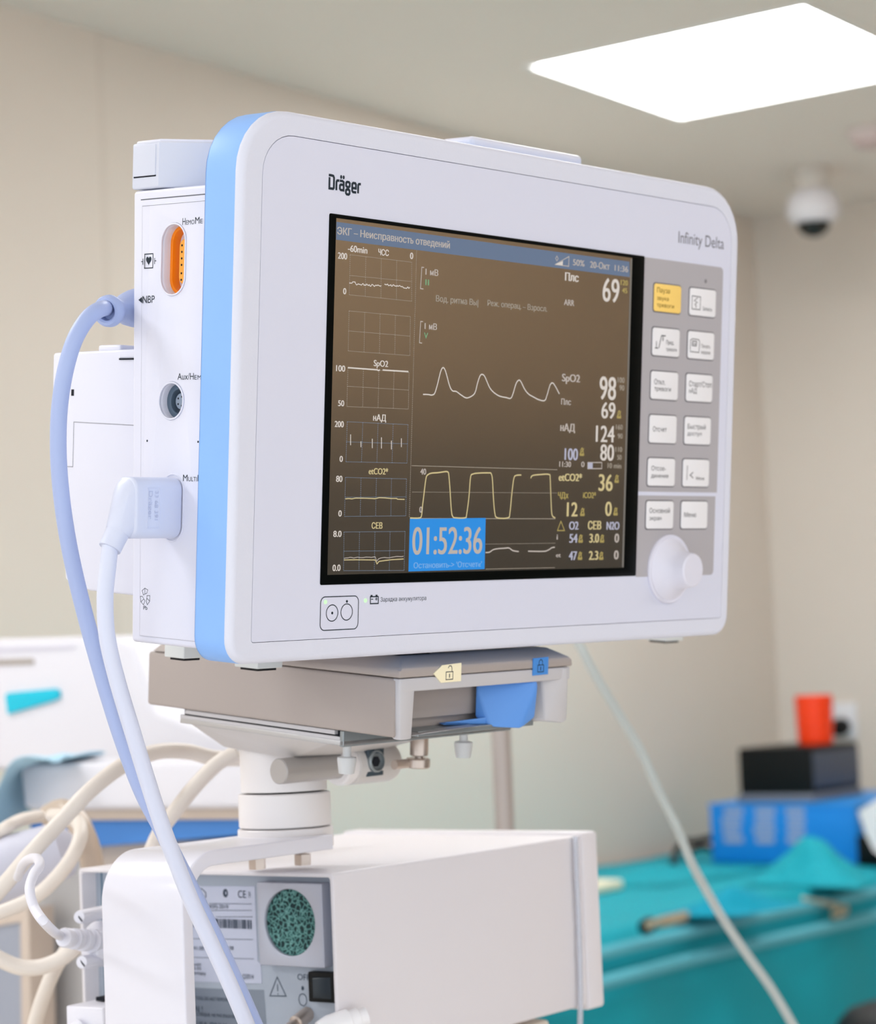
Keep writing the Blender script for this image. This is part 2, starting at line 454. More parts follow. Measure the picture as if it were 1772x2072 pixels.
oval = sloop(OV['n0'], OV['n1'], OV['z0'], OV['z1'], 7.6, k=10)
AUX = (-47.0, -81.8)
aux = circ(AUX[0], AUX[1], 7.6)
sp = MB()
sp.flat([taper(sloop(MN0, MN1, MZ0, MZ1, 2.0)), oval, aux], SD, -9.6, 0.0, WHITE, 1.6, 4)
# raised inner panel field
sp.flat([sloop(MN0, 64.5, MZ0 + 3.2, MZ1 - 6.6, 0.8), sloop(OV['n0'] - .8, OV['n1'] + .8, OV['z0'] - .8, OV['z1'] + .8, 8.2, k=10), circ(AUX[0], AUX[1], 8.5)], SD, 0.0, 0.35, WHITE, 0.15, 2)
SEAMG = MAT('seam grey', (150, 152, 162), 0.7)
sp.stroke([(-71.0, MZ1 - 4.2), (-20, MZ1 - 4.2)], SD, 0.5, 0.02, MAT('groove grey', (96, 98, 108), 0.7))
sp.stroke([(-20, MZ1 - 7.1), (-69.5, MZ1 - 7.1)], SD, 0.25, 0.4, SEAMG)
sp.stroke([(-69.9, MZ1 - 7.0), (-64.8, MZ0 + 3.0), (-20, MZ0 + 3.0)], SD, 0.22, 0.03, MAT('seam pale', (196, 198, 210), 0.7))
# lips of the sockets
sp.flat([sloop(OV['n0'] - .7, OV['n1'] + .7, OV['z0'] - .7, OV['z1'] + .7, 8.2, k=10), oval], SD, 0.0, 0.8, WHITE, 0.25)
sp.flat([circ(AUX[0], AUX[1], 8.4), aux], SD, 0.0, 0.8, WHITE, 0.25)
sp.flat([sloop(37.0, 52.2, -143.3, -113.3, 7.6, k=10), sloop(37.8, 51.4, -142.5, -114.1, 6.8, k=10)], SD, 0.0, 0.7, WHITE, 0.25)
SIDETXT = [('H', -42.3339, -5.55449, 1.93942, 3.00147), ('EMO', -39.91, -5.52604, 5.30593, 1.92637), ('M', -34.1242, -5.48837, 2.81292, 2.98494), ('E', -30.7703, -5.44641, 1.59232, 1.91454), ('NBP', -67.8383, -38.7643, 8.17992, 3.27271), ('Aux/H', -43.1622, -72.6148, 10.4922, 2.8992), ('E', -32.1892, -72.5953, 1.60066, 1.91859), ('M', -30.109, -72.6078, 2.23368, 1.9159), ('M', -38.0112, -116.558, 2.90551, 2.89138), ('ULTI', -34.6228, -116.496, 5.61294, 1.92319), ('M', -28.5309, -116.413, 2.86714, 2.87297), ('Pb', -62.2855, -173.821, 2.67211, 1.743)]
for body, a, b, w, h in SIDETXT: sp.text(body, SD, a, b, w, h, 0.42, DARK)
def SP(n, z): return (-n, z)
# defibrillator-proof heart symbol
hx0, hz0 = (67.0512, -23.3744); hx1, hz1 = (61.4357, -17.1873)
sp.stroke([SP(hx0, hz0), SP(hx1, hz0), SP(hx1, hz1), SP(hx0, hz1)], SD, 0.42, 0.42, DARK, True)
hc = (-(hx0 + hx1) / 2, (hz0 + hz1) / 2)
heart = []
for i in range(40):
    t = 2 * PI * i / 40
    heart.append((hc[0] + 0.112 * 16 * math.sin(t) ** 3, hc[1] + 0.3 + 0.135 * (13 * math.cos(t) - 5 * math.cos(2 * t) - 2 * math.cos(3 * t) - math.cos(4 * t))))
sp.flat([heart], SD, 0.36, 0.42, DARK)
for s_ in (-1, 1):
    x = hc[0] + s_ * 4.0
    sp.stroke([(x, hc[1] - 1.5), (x, hc[1] + 1.2)], SD, 0.35, 0.42, DARK); sp.stroke([(x, hc[1] - 0.1), (x + s_ * 1.1, hc[1] - 0.1)], SD, 0.35, 0.42, DARK)
tri = [(70.5811, -37.2118), (68.2727, -35.9692), (68.1742, -38.6971)]
sp.flat([[SP(*q) for q in tri]], SD, 0.36, 0.42, DARK)
for q in [(62.4654, -99.4158), (28.8244, -99.4177)]: sp.flat([circ(-q[0], q[1], 0.5, 12, 0.5)], SD, 0.3, 0.4, DARK)
# recycling mark: three bent arrows round a triangle
rc = (61.3168, -168.247); rc = (-rc[0], rc[1])
for k in range(3):
    a = PI / 2 + k * 2 * PI / 3
    def RP(r, da): return (rc[0] + r * 0.92 * math.cos(a + da), rc[1] + r * 1.05 * math.sin(a + da))
    sp.stroke([RP(3.6, -0.55), RP(3.75, 0.1), RP(3.5, 0.75), RP(1.5, 1.0), RP(1.3, 0.2), RP(2.0, -0.6)], SD, 0.22, 0.42, DARK, True)
    sp.stroke([RP(3.75, 0.1), RP(1.3, 0.2)], SD, 0.22, 0.42, DARK)
mpart(sp, 'side_panel')
# orange socket
oc = MB()
oc.flat([sloop(OV['n0'] - 1, OV['n1'] + 1, OV['z0'] - 1, OV['z1'] + 1, 8.4, k=10), sloop(41.6, 54.3, -33.9, -6.5, 6.2, k=10)], SD, -9.5, -4.6, ORANGE, 0.3)
oc.flat([sloop(OV['n0'] - 1, OV['n1'] + 1, OV['z0'] - 1, OV['z1'] + 1, 8.4, k=10)], SD, -10.6, -9.4, ORANGE)
os_ = mpart(oc, 'orange_socket'); os_['label'] = 'orange oval socket in the side panel'
pb = MB().flat([sloop(43.6, 50.6, -30.6, -10.8, 3.4, k=8)], SD, -10.0, -5.2, ORANGEL, 0.5)
for i in range(6):
    for j in (45.5, 48.7): pb.flat([circ(-j, -13.6 - i * 2.85 - (0.8 if i > 3 else 0), 0.5, 10)], SD, -5.21, -5.12, GAP)
mpart(pb, 'pin_block', os_)
ax = MB()
ax.flat([circ(AUX[0], AUX[1], 8.6), circ(AUX[0], AUX[1], 5.2)], SD, -9.5, -3.8, SLATE, 0.4)
ax.flat([circ(AUX[0], AUX[1], 8.6)], SD, -10.4, -9.4, SLATE)
axo = mpart(ax, 'auxiliary_socket'); axo['label'] = 'grey round socket below the orange one'
ap = MB().flat([circ(AUX[0] + 0.6, AUX[1], 3.6)], SD, -9.6, -4.6, SLATEL, 0.4)
for i in range(5):
    a = i * 2 * PI / 5
    ap.flat([circ(AUX[0] + 0.6 + 2.1 * math.cos(a), AUX[1] + 2.1 * math.sin(a), 0.45, 10)], SD, -4.61, -4.52, GAP)
mpart(ap, 'pin_face', axo)
# grey compartment on top of the side
cap = MB()
cpts = [(MU0, 77.0), (MU0, 59.5), (MU0 + 16, 40.0), (MU0 + 30, 22), (MU0 + 60, 20), (MU0 + 60, 77)]
cap.flat([[(p[0], p[1]) for p in cpts]], top(0), 11.8, 32.2, COOLG, 1.0, 3)
cap.flat([[(p[0], p[1]) for p in [(MU0 + 1.2, 76.0), (MU0 + 1.2, 60.2), (MU0 + 17, 41), (MU0 + 31, 23), (MU0 + 60, 21), (MU0 + 60, 76)]]], top(0), 31.0, 33.4, WHITE, 0.8, 3)
cap = mpart(cap, 'battery_compartment'); cap['label'] = 'grey compartment above the side panel'
dr = MB().flat([sloop(61.5, 76.0, 17.4, 31.0, 0.4)], SD, -0.2, 0.35, COOLG, 0.15)
dr.flat([sloop(61.2, 76.2, 16.8, 17.5, 0.1)], SD, -0.3, 0.1, GAP)
mpart(dr, 'compartment_door', cap)
# module behind (left of the picture)
rm = MB()
rm.hull([(u, n, z) for u in (-38, 60) for n, z in ((80, -57.5), (149, -58.8), (149, -80), (136, -165), (119, -169), (80, -169.5))], WHITE, 1.5, 3)
rm.box(-37, 60, 101, 117, -59, -55.6, WHITE, 1.2)
rm.box(-38.3, 60, 82, 100, -61.8, -58.2, WHITE, 0.6)
rm.box(-38.4, -37.8, 82, 100, -62.7, -61.9, GAP)
S2 = side(-38.0)
rm.stroke([(-80, -92.6), (-132, -91.2), (-132, -112), (-146, -112)], S2, 0.4, 0.06, MAT('seam grey', (150, 152, 162), 0.7))
rm.flat([[(-134.4, -76), (-132.4, -76), (-132.4, -79), (-134.4, -79)]], S2, -0.1, 0.08, GAP)
mpart(rm, 'rear_module')
# alarm light bar on top
al = MB().box(97, 180, 9, 30, 42, 48.9, WHITE, 2.5, 4)
mpart(al, 'alarm_bar')
# screen frame
BL_, BR_, BT_, BB_ = -5.1, 220.0, 1.9, -160.6
MB().flat([rrect(BL_, BR_, BB_, BT_, 0.8, k=3), [(-0.95, -156.2), (210.2, -156.2), (210.2, 0.2), (-0.95, 0.2)]], FR, 0.0, 0.35, BLACKG, 0.1, 1).build('screen_frame', mon, MM)
LCD = GLOW('backlit liquid crystal', (48, 45, 39), 1.0, 0.2, 1.0)  # faint brownish glow put in for backlight bleed through dark pixels
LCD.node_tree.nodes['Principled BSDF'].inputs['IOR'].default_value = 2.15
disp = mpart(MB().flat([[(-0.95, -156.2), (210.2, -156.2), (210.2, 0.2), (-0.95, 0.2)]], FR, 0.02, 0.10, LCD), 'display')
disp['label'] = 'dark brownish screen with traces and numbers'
G_T = GLOW('screen grey white', (186, 176, 168)); G_D = GLOW('screen dim grey', (156, 146, 132)); G_Y = GLOW('screen yellow', (206, 190, 140))
G_W = GLOW('screen white', (214, 206, 198)); G_B = GLOW('screen header blue', (98, 116, 142), 1.0); G_BB = GLOW('screen bright blue', (40, 140, 222))
G_G = GLOW('screen green', (120, 160, 120)); G_L = GLOW('screen pale lilac', (178, 178, 196)); G_GRID = GLOW('screen grid', (160, 150, 138)); G_A = GLOW('screen amber', (176, 158, 92))
DC = 0.14
def bell(mb, a, b, k, mat):
    mb.stroke([(a - 1.1 * k, b - 0.9 * k), (a - 0.7 * k, b - 0.4 * k), (a - 0.6 * k, b + 0.7 * k), (a, b + 1.3 * k), (a + 0.6 * k, b + 0.7 * k), (a + 0.7 * k, b - 0.4 * k), (a + 1.1 * k, b - 0.9 * k)], FR, 0.4 * k, DC, mat, True)
    mb.stroke([(a - 1.2 * k, b - 1.35 * k), (a + 1.2 * k, b - 1.35 * k)], FR, 0.4 * k, DC, mat)
    mb.stroke([(a - 1.1 * k, b - 1.0 * k), (a + 1.1 * k, b + 1.2 * k)], FR, 0.3 * k, DC, mat)
def put(mb, items, mat):
    for body, a, b, w, h in items: mb.text(body, FR, a, b, w, h, DC + 0.03, mat, 0.10 if h < 3.6 else (0.22 if h < 11 else 0.25))
hb = MB()
hb.flat([[(-0.603906, -1.4534), (207.799, -1.86986), (208.432, -9.60507), (-0.570006, -9.2688)]], FR, 0.1, 0.13, G_B)
put(hb, [('ЭКГ – Неисправность отведений', 0.0173106, -6.77691, 73.1646, 3.12279), ('50%', 163.006, -7.20313, 8.83878, 3.00997), ('20-Окт', 176.388, -7.29666, 15.4662, 3.15752), ('11:36', 195.994, -7.31379, 10.7159, 2.95136)], G_T)
tv = [(149.217, -8.04228), (159.748, -3.28552), (159.724, -8.03796)]
hb.stroke(tv, FR, 0.45, DC + 0.02, G_T, True)
hb.quad([(149.217, -8.04228), (155.092, -7.9766), (155.224, -5.7539)], FR, DC + 0.03, G_W)
q = (150.59, -4.98297); hb.stroke([(q[0] - 1, q[1]), (q[0], q[1] + 1.2), (q[0] + 1, q[1]), (q[0], q[1] - 1.2)], FR, 0.35, DC + 0.02, G_T, True)
mpart(hb, 'header_bar', disp)
TRENDS = [((8.32941, -15.0922), (47.9486, -15.1697), (48.6148, -32.7771), (8.42636, -32.7205), ((8.43385, -24.2151), (48.2785, -23.889)), [('w', [('-60min', 6.93263, -13.7429, 12.0794, 2.92336), ('ЧСС', 26.2141, -13.7022, 6.5678, 2.70053), ('0', 46.8246, -13.7047, 1.93307, 2.896), ('200', 0.852689, -17.3919, 5.55817, 2.80345), ('0', 4.61894, -32.6742, 1.75638, 2.70573)])], [('w', 0.38, [(8.23987, -27.5367), (9.89761, -27.5071), (10.325, -26.9074), (11.8968, -26.8522), (12.1415, -27.3948), (12.7045, -28.0151), (13.2425, -27.9327), (13.7674, -27.4749), (14.3166, -27.6784), (14.8571, -27.6291), (15.406, -27.799), (15.9532, -27.9116), (16.4741, -27.2882), (17.0156, -27.2213), (17.5856, -27.9273), (18.1171, -27.5617), (18.6727, -27.8448), (19.1935, -27.1623), (19.7536, -27.5465), (20.3087, -27.7826), (20.8393, -27.3366), (21.4096, -27.9638), (21.9557, -27.9162), (22.4752, -27.1338), (23.0234, -27.1202), (23.5889, -27.57), (24.1511, -27.915), (24.6825, -27.4098), (25.2271, -27.2543), (25.7843, -27.4284), (26.3223, -27.0693), (26.88, -27.232), (27.4388, -27.4158), (27.9929, -27.4585), (28.5369, -27.2152)]), ('w', 0.38, [(30.5856, -26.4387), (31.0935, -26.4164), (31.6096, -26.604), (32.1133, -26.4508), (32.6144, -26.2156), (33.1494, -26.8816), (33.6508, -26.6357), (34.164, -26.6949), (34.6607, -26.3029), (35.1969, -26.962), (35.7044, -26.8395), (36.1934, -26.2117), (36.7123, -26.3758), (37.2371, -26.6875), (37.7499, -26.6667), (38.2703, -26.8424), (38.7681, -26.401), (39.295, -26.7292), (39.8046, -26.5835), (40.3081, -26.2647), (40.8323, -26.4898), (41.3572, -26.724), (42.245, -26.6023), (43.2072, -27.177), (45.0931, -27.2004), (45.7749, -26.5035), (46.5062, -27.0969), (47.1955, -26.5608)])], 'g'), ((8.54673, -39.8022), (48.0266, -39.7857), (48.362, -57.4399), (8.64383, -57.4528), ((8.63997, -48.6229), (48.1712, -48.6278)), [], [], 'g'), ((8.70532, -64.8194), (48.0655, -65.1387), (48.3022, -81.6886), (8.70961, -81.9549), ((8.75468, -72.9985), (47.9786, -73.1125)), [('w', [('SpO2', 25.089, -63.298, 9.08432, 2.75127), ('100', 1.47451, -66.6812, 5.47167, 2.70571), ('50', 3.24519, -81.9406, 3.63005, 2.60346)])], [('w', 0.62, [(8.70532, -64.8194), (27.2909, -64.8848), (28.1815, -65.1917), (29.0476, -64.8014)]), ('w', 0.62, [(30.8119, -64.8052), (47.6618, -64.7149)])], 'g'), ((9.19503, -88.6615), (48.3111, -88.7786), (48.3233, -106.247), (8.9738, -106.346), ((9.02488, -97.5476), (48.251, -97.4685)), [('w', [('нАД', 25.635, -87.687, 8.15971, 2.86704), ('200', 1.48924, -91.1907, 5.47063, 2.71015), ('0', 5.07018, -106.42, 1.81873, 2.61112)])], [('w', 0.42, [(11.4773, -94.2047), (11.6482, -98.9519)]), ('w', 0.42, [(18.1158, -97.0634), (18.2103, -99.6653)]), ('w', 0.42, [(25.2905, -95.7513), (25.4438, -99.9356)]), ('w', 0.42, [(31.1696, -94.9875), (31.3539, -99.9771)]), ('w', 0.42, [(37.6852, -96.3139), (37.8325, -100.271)]), ('w', 0.42, [(44.1654, -95.091), (44.3145, -99.0663)])], 'b'), ((8.97686, -113.248), (48.2064, -113.434), (48.4503, -130.208), (8.98451, -130.512), ((9.17025, -122.05), (48.2554, -121.598)), [('y', [('etCO2*', 23.6339, -111.604, 12.3285, 2.75724)]), ('w', [('80', 3.20464, -115.28, 3.75335, 2.73959), ('0', 5.19204, -130.532, 1.84924, 2.7245)])], [('y', 0.42, [(9.19501, -122.741), (11.3932, -122.553), (13.2417, -122.714), (15.6932, -122.351), (23.1406, -122.388), (28.1541, -122.529), (30.6549, -122.074), (34.4503, -122.136), (38.2727, -122.374), (42.1058, -122.349), (42.7599, -122.698), (47.2657, -122.758)])], 'b'), ((8.86531, -137.421), (48.2007, -137.312), (48.2229, -155.079), (9.23372, -154.533), ((9.16868, -145.889), (48.1405, -146.016)), [('y', [('СЕВ', 26.3897, -135.99, 6.78931, 2.76706)]), ('w', [('8.0', 2.37957, -139.536, 4.85983, 2.74237), ('0.0', 2.4233, -154.572, 4.73575, 2.83233)])], [('t', 0.3, [(9.28351, -149.095), (10.5007, -148.903), (11.7279, -148.931), (12.9453, -148.627), (14.1792, -148.72), (15.4218, -148.994), (16.6488, -148.779), (17.8808, -148.637), (19.1265, -148.818), (20.3703, -148.883), (21.6129, -148.853), (22.8524, -148.68), (24.1011, -148.698), (25.3521, -148.719), (26.6092, -148.845), (27.8583, -148.694), (29.1122, -148.611), (30.1948, -150.663), (31.1652, -149.622), (32.289, -149.282), (33.7982, -149.041), (35.3168, -148.968), (36.8471, -149.122), (38.3757, -149.142), (39.8988, -148.926), (41.4276, -148.776), (42.9594, -148.618), (44.5019, -148.657), (46.0497, -148.747), (47.5915, -148.593)]), ('y', 0.42, [(9.30806, -149.78), (16.6854, -149.788), (29.1645, -150.036), (30.3629, -151.806), (31.7091, -150.683), (39.3033, -150.078), (47.638, -149.829)])], 'b')]
for (tl, tr, br, bl, mid, texts, traces, gm) in TRENDS:
    tg = MB()
    gmat = {'g': G_GRID, 'b': GLOW('screen grid bluish', (116, 134, 156))}[gm]
    for p, q in ((tl, tr), (tr, br), (bl, br), (tl, bl), mid): tg.dots(p, q, FR, 0.26, 0.9, DC, gmat)
    for k in (0.25, 0.5, 0.75):
        tg.dots((tl[0] + (tr[0] - tl[0]) * k, tl[1] + (tr[1] - tl[1]) * k), (bl[0] + (br[0] - bl[0]) * k, bl[1] + (br[1] - bl[1]) * k), FR, 0.26, 0.9, DC, gmat)
    for mk, items in texts: put(tg, items, {'w': G_W, 'y': G_Y, 't': G_T}[mk])
    for mk, w, pts in traces: tg.stroke(pts, FR, w, DC + 0.02, {'w': G_W, 'y': G_Y, 't': G_T}[mk])
    mpart(tg, 'trend_graph', disp)
dv = MB().dots((51.0304, -9.62706), (50.7954, -130.94), FR, 0.32, 0.9, DC, G_D)
dv.stroke([(51.4805, -107.344), (155.337, -107.55)], FR, 0.3, DC, G_D)
dv.dots((52.3289, -119.334), (155.443, -118.919), FR, 0.28, 0.9, DC, G_D)
dv.stroke([(51.4686, -131.368), (154.846, -131.527)], FR, 0.35, DC, G_D)
dv.dots((103.854, -143.518), (155.353, -143.439), FR, 0.28, 0.9, DC, G_D)
dv.stroke([(104.329, -155.324), (155.484, -155.406)], FR, 0.25, DC, G_D)
dv.quad([(208.6, -156.0), (209.9, -156.0), (209.9, -0.2), (208.6, -0.2)], FR, DC, GLOW('screen edge strip', (120, 116, 110)))
mpart(dv, 'divider_lines', disp)
for (bp, items1, items2) in [([(56.2562, -16.8984), (54.768, -16.9048), (54.2808, -26.6523), (56.1991, -26.6696)], [('1 мВ', 57.4091, -20.0504, 8.42923, 2.80647)], [('II', 57.4529, -24.7685, 2.32297, 2.69513)]), ([(56.5348, -41.5307), (54.9793, -41.5157), (54.4918, -51.2657), (56.2464, -51.3251)], [('1 мВ', 57.7235, -44.807, 8.16746, 2.81165)], [('V', 57.4872, -49.0761, 2.48845, 2.69951)])]:
    lb = MB(); lb.stroke(bp, FR, 0.4, DC, G_T); put(lb, items1, G_T); put(lb, items2, G_G)
    mpart(lb, 'lead_marker', disp)
mt = MB(); put(mt, [('Вод. ритма Вы|', 64.8577, -31.7319, 29.0763, 2.82317), ('Реж. операц. – Взросл.', 100.643, -31.2617, 43.5743, 2.6615)], G_D)
mpart(mt, 'mode_text', disp)
for (mk, w, runs, items) in [('w', 0.55, [[(57.798, -74.6717), (59.7631, -74.5937), (61.737, -74.6049), (63.7198, -74.7055), (65.6666, -73.732), (67.48, -69.1708), (69.263, -63.702), (70.7897, -61.8316), (72.5859, -63.3661), (75.5138, -69.7265), (77.6262, -72.1677), (80.3343, -72.4194), (83.78, -73.9137), (87.504, -75.1321), (91.2936, -74.0735), (93.5532, -72.1571), (95.1592, -67.5183), (96.8233, -64.241), (98.4626, -63.7078), (100.172, -64.8223), (103.559, -69.4529), (106.443, -71.6365), (110.723, -73.3126), (115.691, -73.8602), (118.969, -74.1053), (120.593, -71.9955), (122.542, -67.2591), (124.324, -65.3172), (126.063, -65.7074), (129.094, -69.3177), (132.078, -71.5386), (135.762, -72.8022), (140.195, -74.0442), (144.312, -74.1717), (145.966, -71.4594), (147.979, -66.6424), (149.853, -65.4243), (151.997, -66.9463), (155.284, -70.6156)]], []), ('y', 0.62, [[(51.2073, -131.184), (57.333, -131.181), (58.8611, -130.017), (59.4607, -125.096), (59.9806, -121.514), (61.233, -112.998), (62.7446, -111.186), (65.0972, -110.524), (69.0687, -110.286), (73.7203, -109.766), (75.4621, -109.739), (76.5748, -110.717), (77.6215, -116.859), (79.1238, -127.724), (80.1749, -130.444), (81.9579, -131.079), (88.7593, -131.075), (89.792, -129.521), (91.1099, -121.291), (91.8445, -112.142), (93.4307, -110.565), (97.5482, -110.047), (104.489, -109.853), (106.316, -110.103), (107.408, -112.858), (108.445, -121.167), (109.728, -128.564), (111.659, -131.063), (119.451, -131.059), (120.773, -128.54), (121.818, -119.205), (122.96, -112.193), (124.621, -110.77), (128.349, -110.531)], [(135.507, -112.03), (135.904, -111.083), (137.629, -110.494), (141.711, -110.153), (149.073, -109.954), (150.062, -112.315), (151.058, -121.814), (152.123, -129.423), (154.728, -131.136)]], [('40', 57.3724, -111.262, 3.72106, 2.71034), ('0', 57.4389, -128.673, 1.65877, 2.71356)]), ('t', 0.62, [[(103.91, -147.49), (106.698, -147.335), (109.456, -146.159), (112.959, -145.728), (117.2, -145.582), (120.756, -145.521), (123.665, -146.763), (127.994, -147.275)], [(134.934, -147.157), (141.803, -147.321), (147.691, -147.286), (150.622, -146.554), (152.811, -145.621), (155.038, -145.45)]], [])]:
    wv = MB()
    for r in runs: wv.stroke(smooth(r, 5), FR, w, DC + 0.03, {'w': G_W, 'y': G_Y, 't': G_T}[mk])
    put(wv, items, G_T)
    mpart(wv, 'waveform', disp)
for blk in [([('w', [('Плс', 157.371, -15.116, 10.1897, 3.84053), ('69', 187.067, -23.0564, 12.823, 11.7458)]), ('t', [('ARR', 157.014, -27.1271, 7.72811, 2.88209)]), ('a', [('120', 201.174, -14.0188, 5.5563, 2.59208), ('45', 202.474, -17.926, 4.02754, 2.59486)])], [], [], []), ([('w', [('98', 186.7, -71.889, 12.7773, 11.5345), ('69', 188.69, -81.2438, 10.7251, 8.11512)]), ('t', [('SpO2', 157.158, -64.2727, 13.5815, 3.7318), ('Плс', 156.927, -75.7111, 7.39133, 2.89095)]), ('d', [('100', 200.884, -63.025, 5.43266, 2.72352), ('90', 202.422, -66.8838, 3.86737, 2.72684)])], [(202.723, -78.901)], [], []), ([('w', [('124', 184.768, -93.1494, 14.4989, 8.22375), ('80', 188.711, -102.327, 10.5285, 8.12615)]), ('l', [('100', 160.738, -102.637, 9.92898, 5.80548)]), ('t', [('нАД', 156.907, -88.5706, 10.9593, 3.6165), ('11:30', 156.786, -106.064, 8.83808, 2.65501), ('0', 173.781, -105.896, 2.28797, 2.68428)]), ('d', [('160', 200.576, -86.5701, 5.22804, 2.4792), ('90', 202.141, -91.0617, 3.82402, 2.48237), ('110', 200.638, -97.7987, 5.22615, 2.48108), ('50', 202.218, -101.754, 3.42108, 2.48418), ('10 min', 194.701, -106.098, 10.8505, 2.59673)])], [(173.974, -98.3203)], [[(178.808, -103.608), (189.872, -103.408), (190.008, -106.469), (178.941, -106.648)]], [[(178.808, -103.608), (182.641, -103.539), (182.775, -106.586), (178.941, -106.648)]]), ([('y', [('etCO2*', 156.66, -112.929, 17.8183, 3.6216), ('36', 188.039, -117.524, 10.802, 8.37684), ('12', 163.646, -130.355, 7.95042, 7.04031), ('0', 193.896, -130.03, 4.78174, 7.17773)]), ('a', [('ЧДх', 156.459, -121.482, 7.84017, 2.8986), ('iCO2*', 175.767, -121.246, 10.1558, 2.93489)])], [(202.274, -111.279), (175.684, -128.057), (202.08, -127.705)], [], []), ([('l', [('O2', 165.722, -136.838, 6.92846, 4.01329), ('N2O', 195.314, -136.963, 9.97358, 3.96601), ('54', 166.192, -143.299, 5.96498, 4.38121), ('47', 166.141, -151.883, 5.99993, 4.38349)]), ('y', [('СЕВ', 180.413, -136.804, 10.2195, 4.05131), ('3.0', 181.872, -143.345, 7.30947, 4.42552), ('2.3', 181.859, -151.944, 7.02977, 4.42793)]), ('t', [('i', 156.223, -141.682, 0.757247, 2.66013), ('et', 156.137, -150.309, 3.52562, 2.05664), ('0', 202.076, -143.429, 3.21703, 4.48262), ('0', 202.016, -151.917, 3.25421, 4.48489)])], [(174.82, -141.234), (191.837, -141.336), (174.74, -149.736), (191.529, -149.929)], [[(159.125, -132.725), (162.098, -137.307), (156.685, -137.288)]], [])]:
    ro = MB()
    for mk, items in blk[0]: put(ro, items, {'w': G_W, 'y': G_Y, 't': G_T, 'd': G_D, 'a': G_A, 'l': G_L}[mk])
    for a, b in blk[1]: bell(ro, a, b, 1.35, G_A)
    for st in blk[2]: ro.stroke(st, FR, 0.45, DC, G_A if len(st) == 3 else G_T, True)
    for fl in blk[3]: ro.quad(fl, FR, DC, G_L)
    mpart(ro, 'vital_readout', disp)
tm = MB().flat([[(51.2125, -131.548), (103.357, -131.141), (103.517, -155.335), (51.1997, -155.568)]], FR, 0.1, 0.16, G_BB)
put(tm, [('01:52:36', 53.4087, -147.836, 47.7282, 12.638)], G_T)
put(tm, [("Остановить-> 'Отсчет«'", 54.5357, -154.192, 46.8601, 2.5996)], GLOW('screen pale blue', (120, 170, 225)))
tmo = mpart(tm, 'timer_window', disp); tmo['label'] = 'bright blue timer window reading 01:52:36'
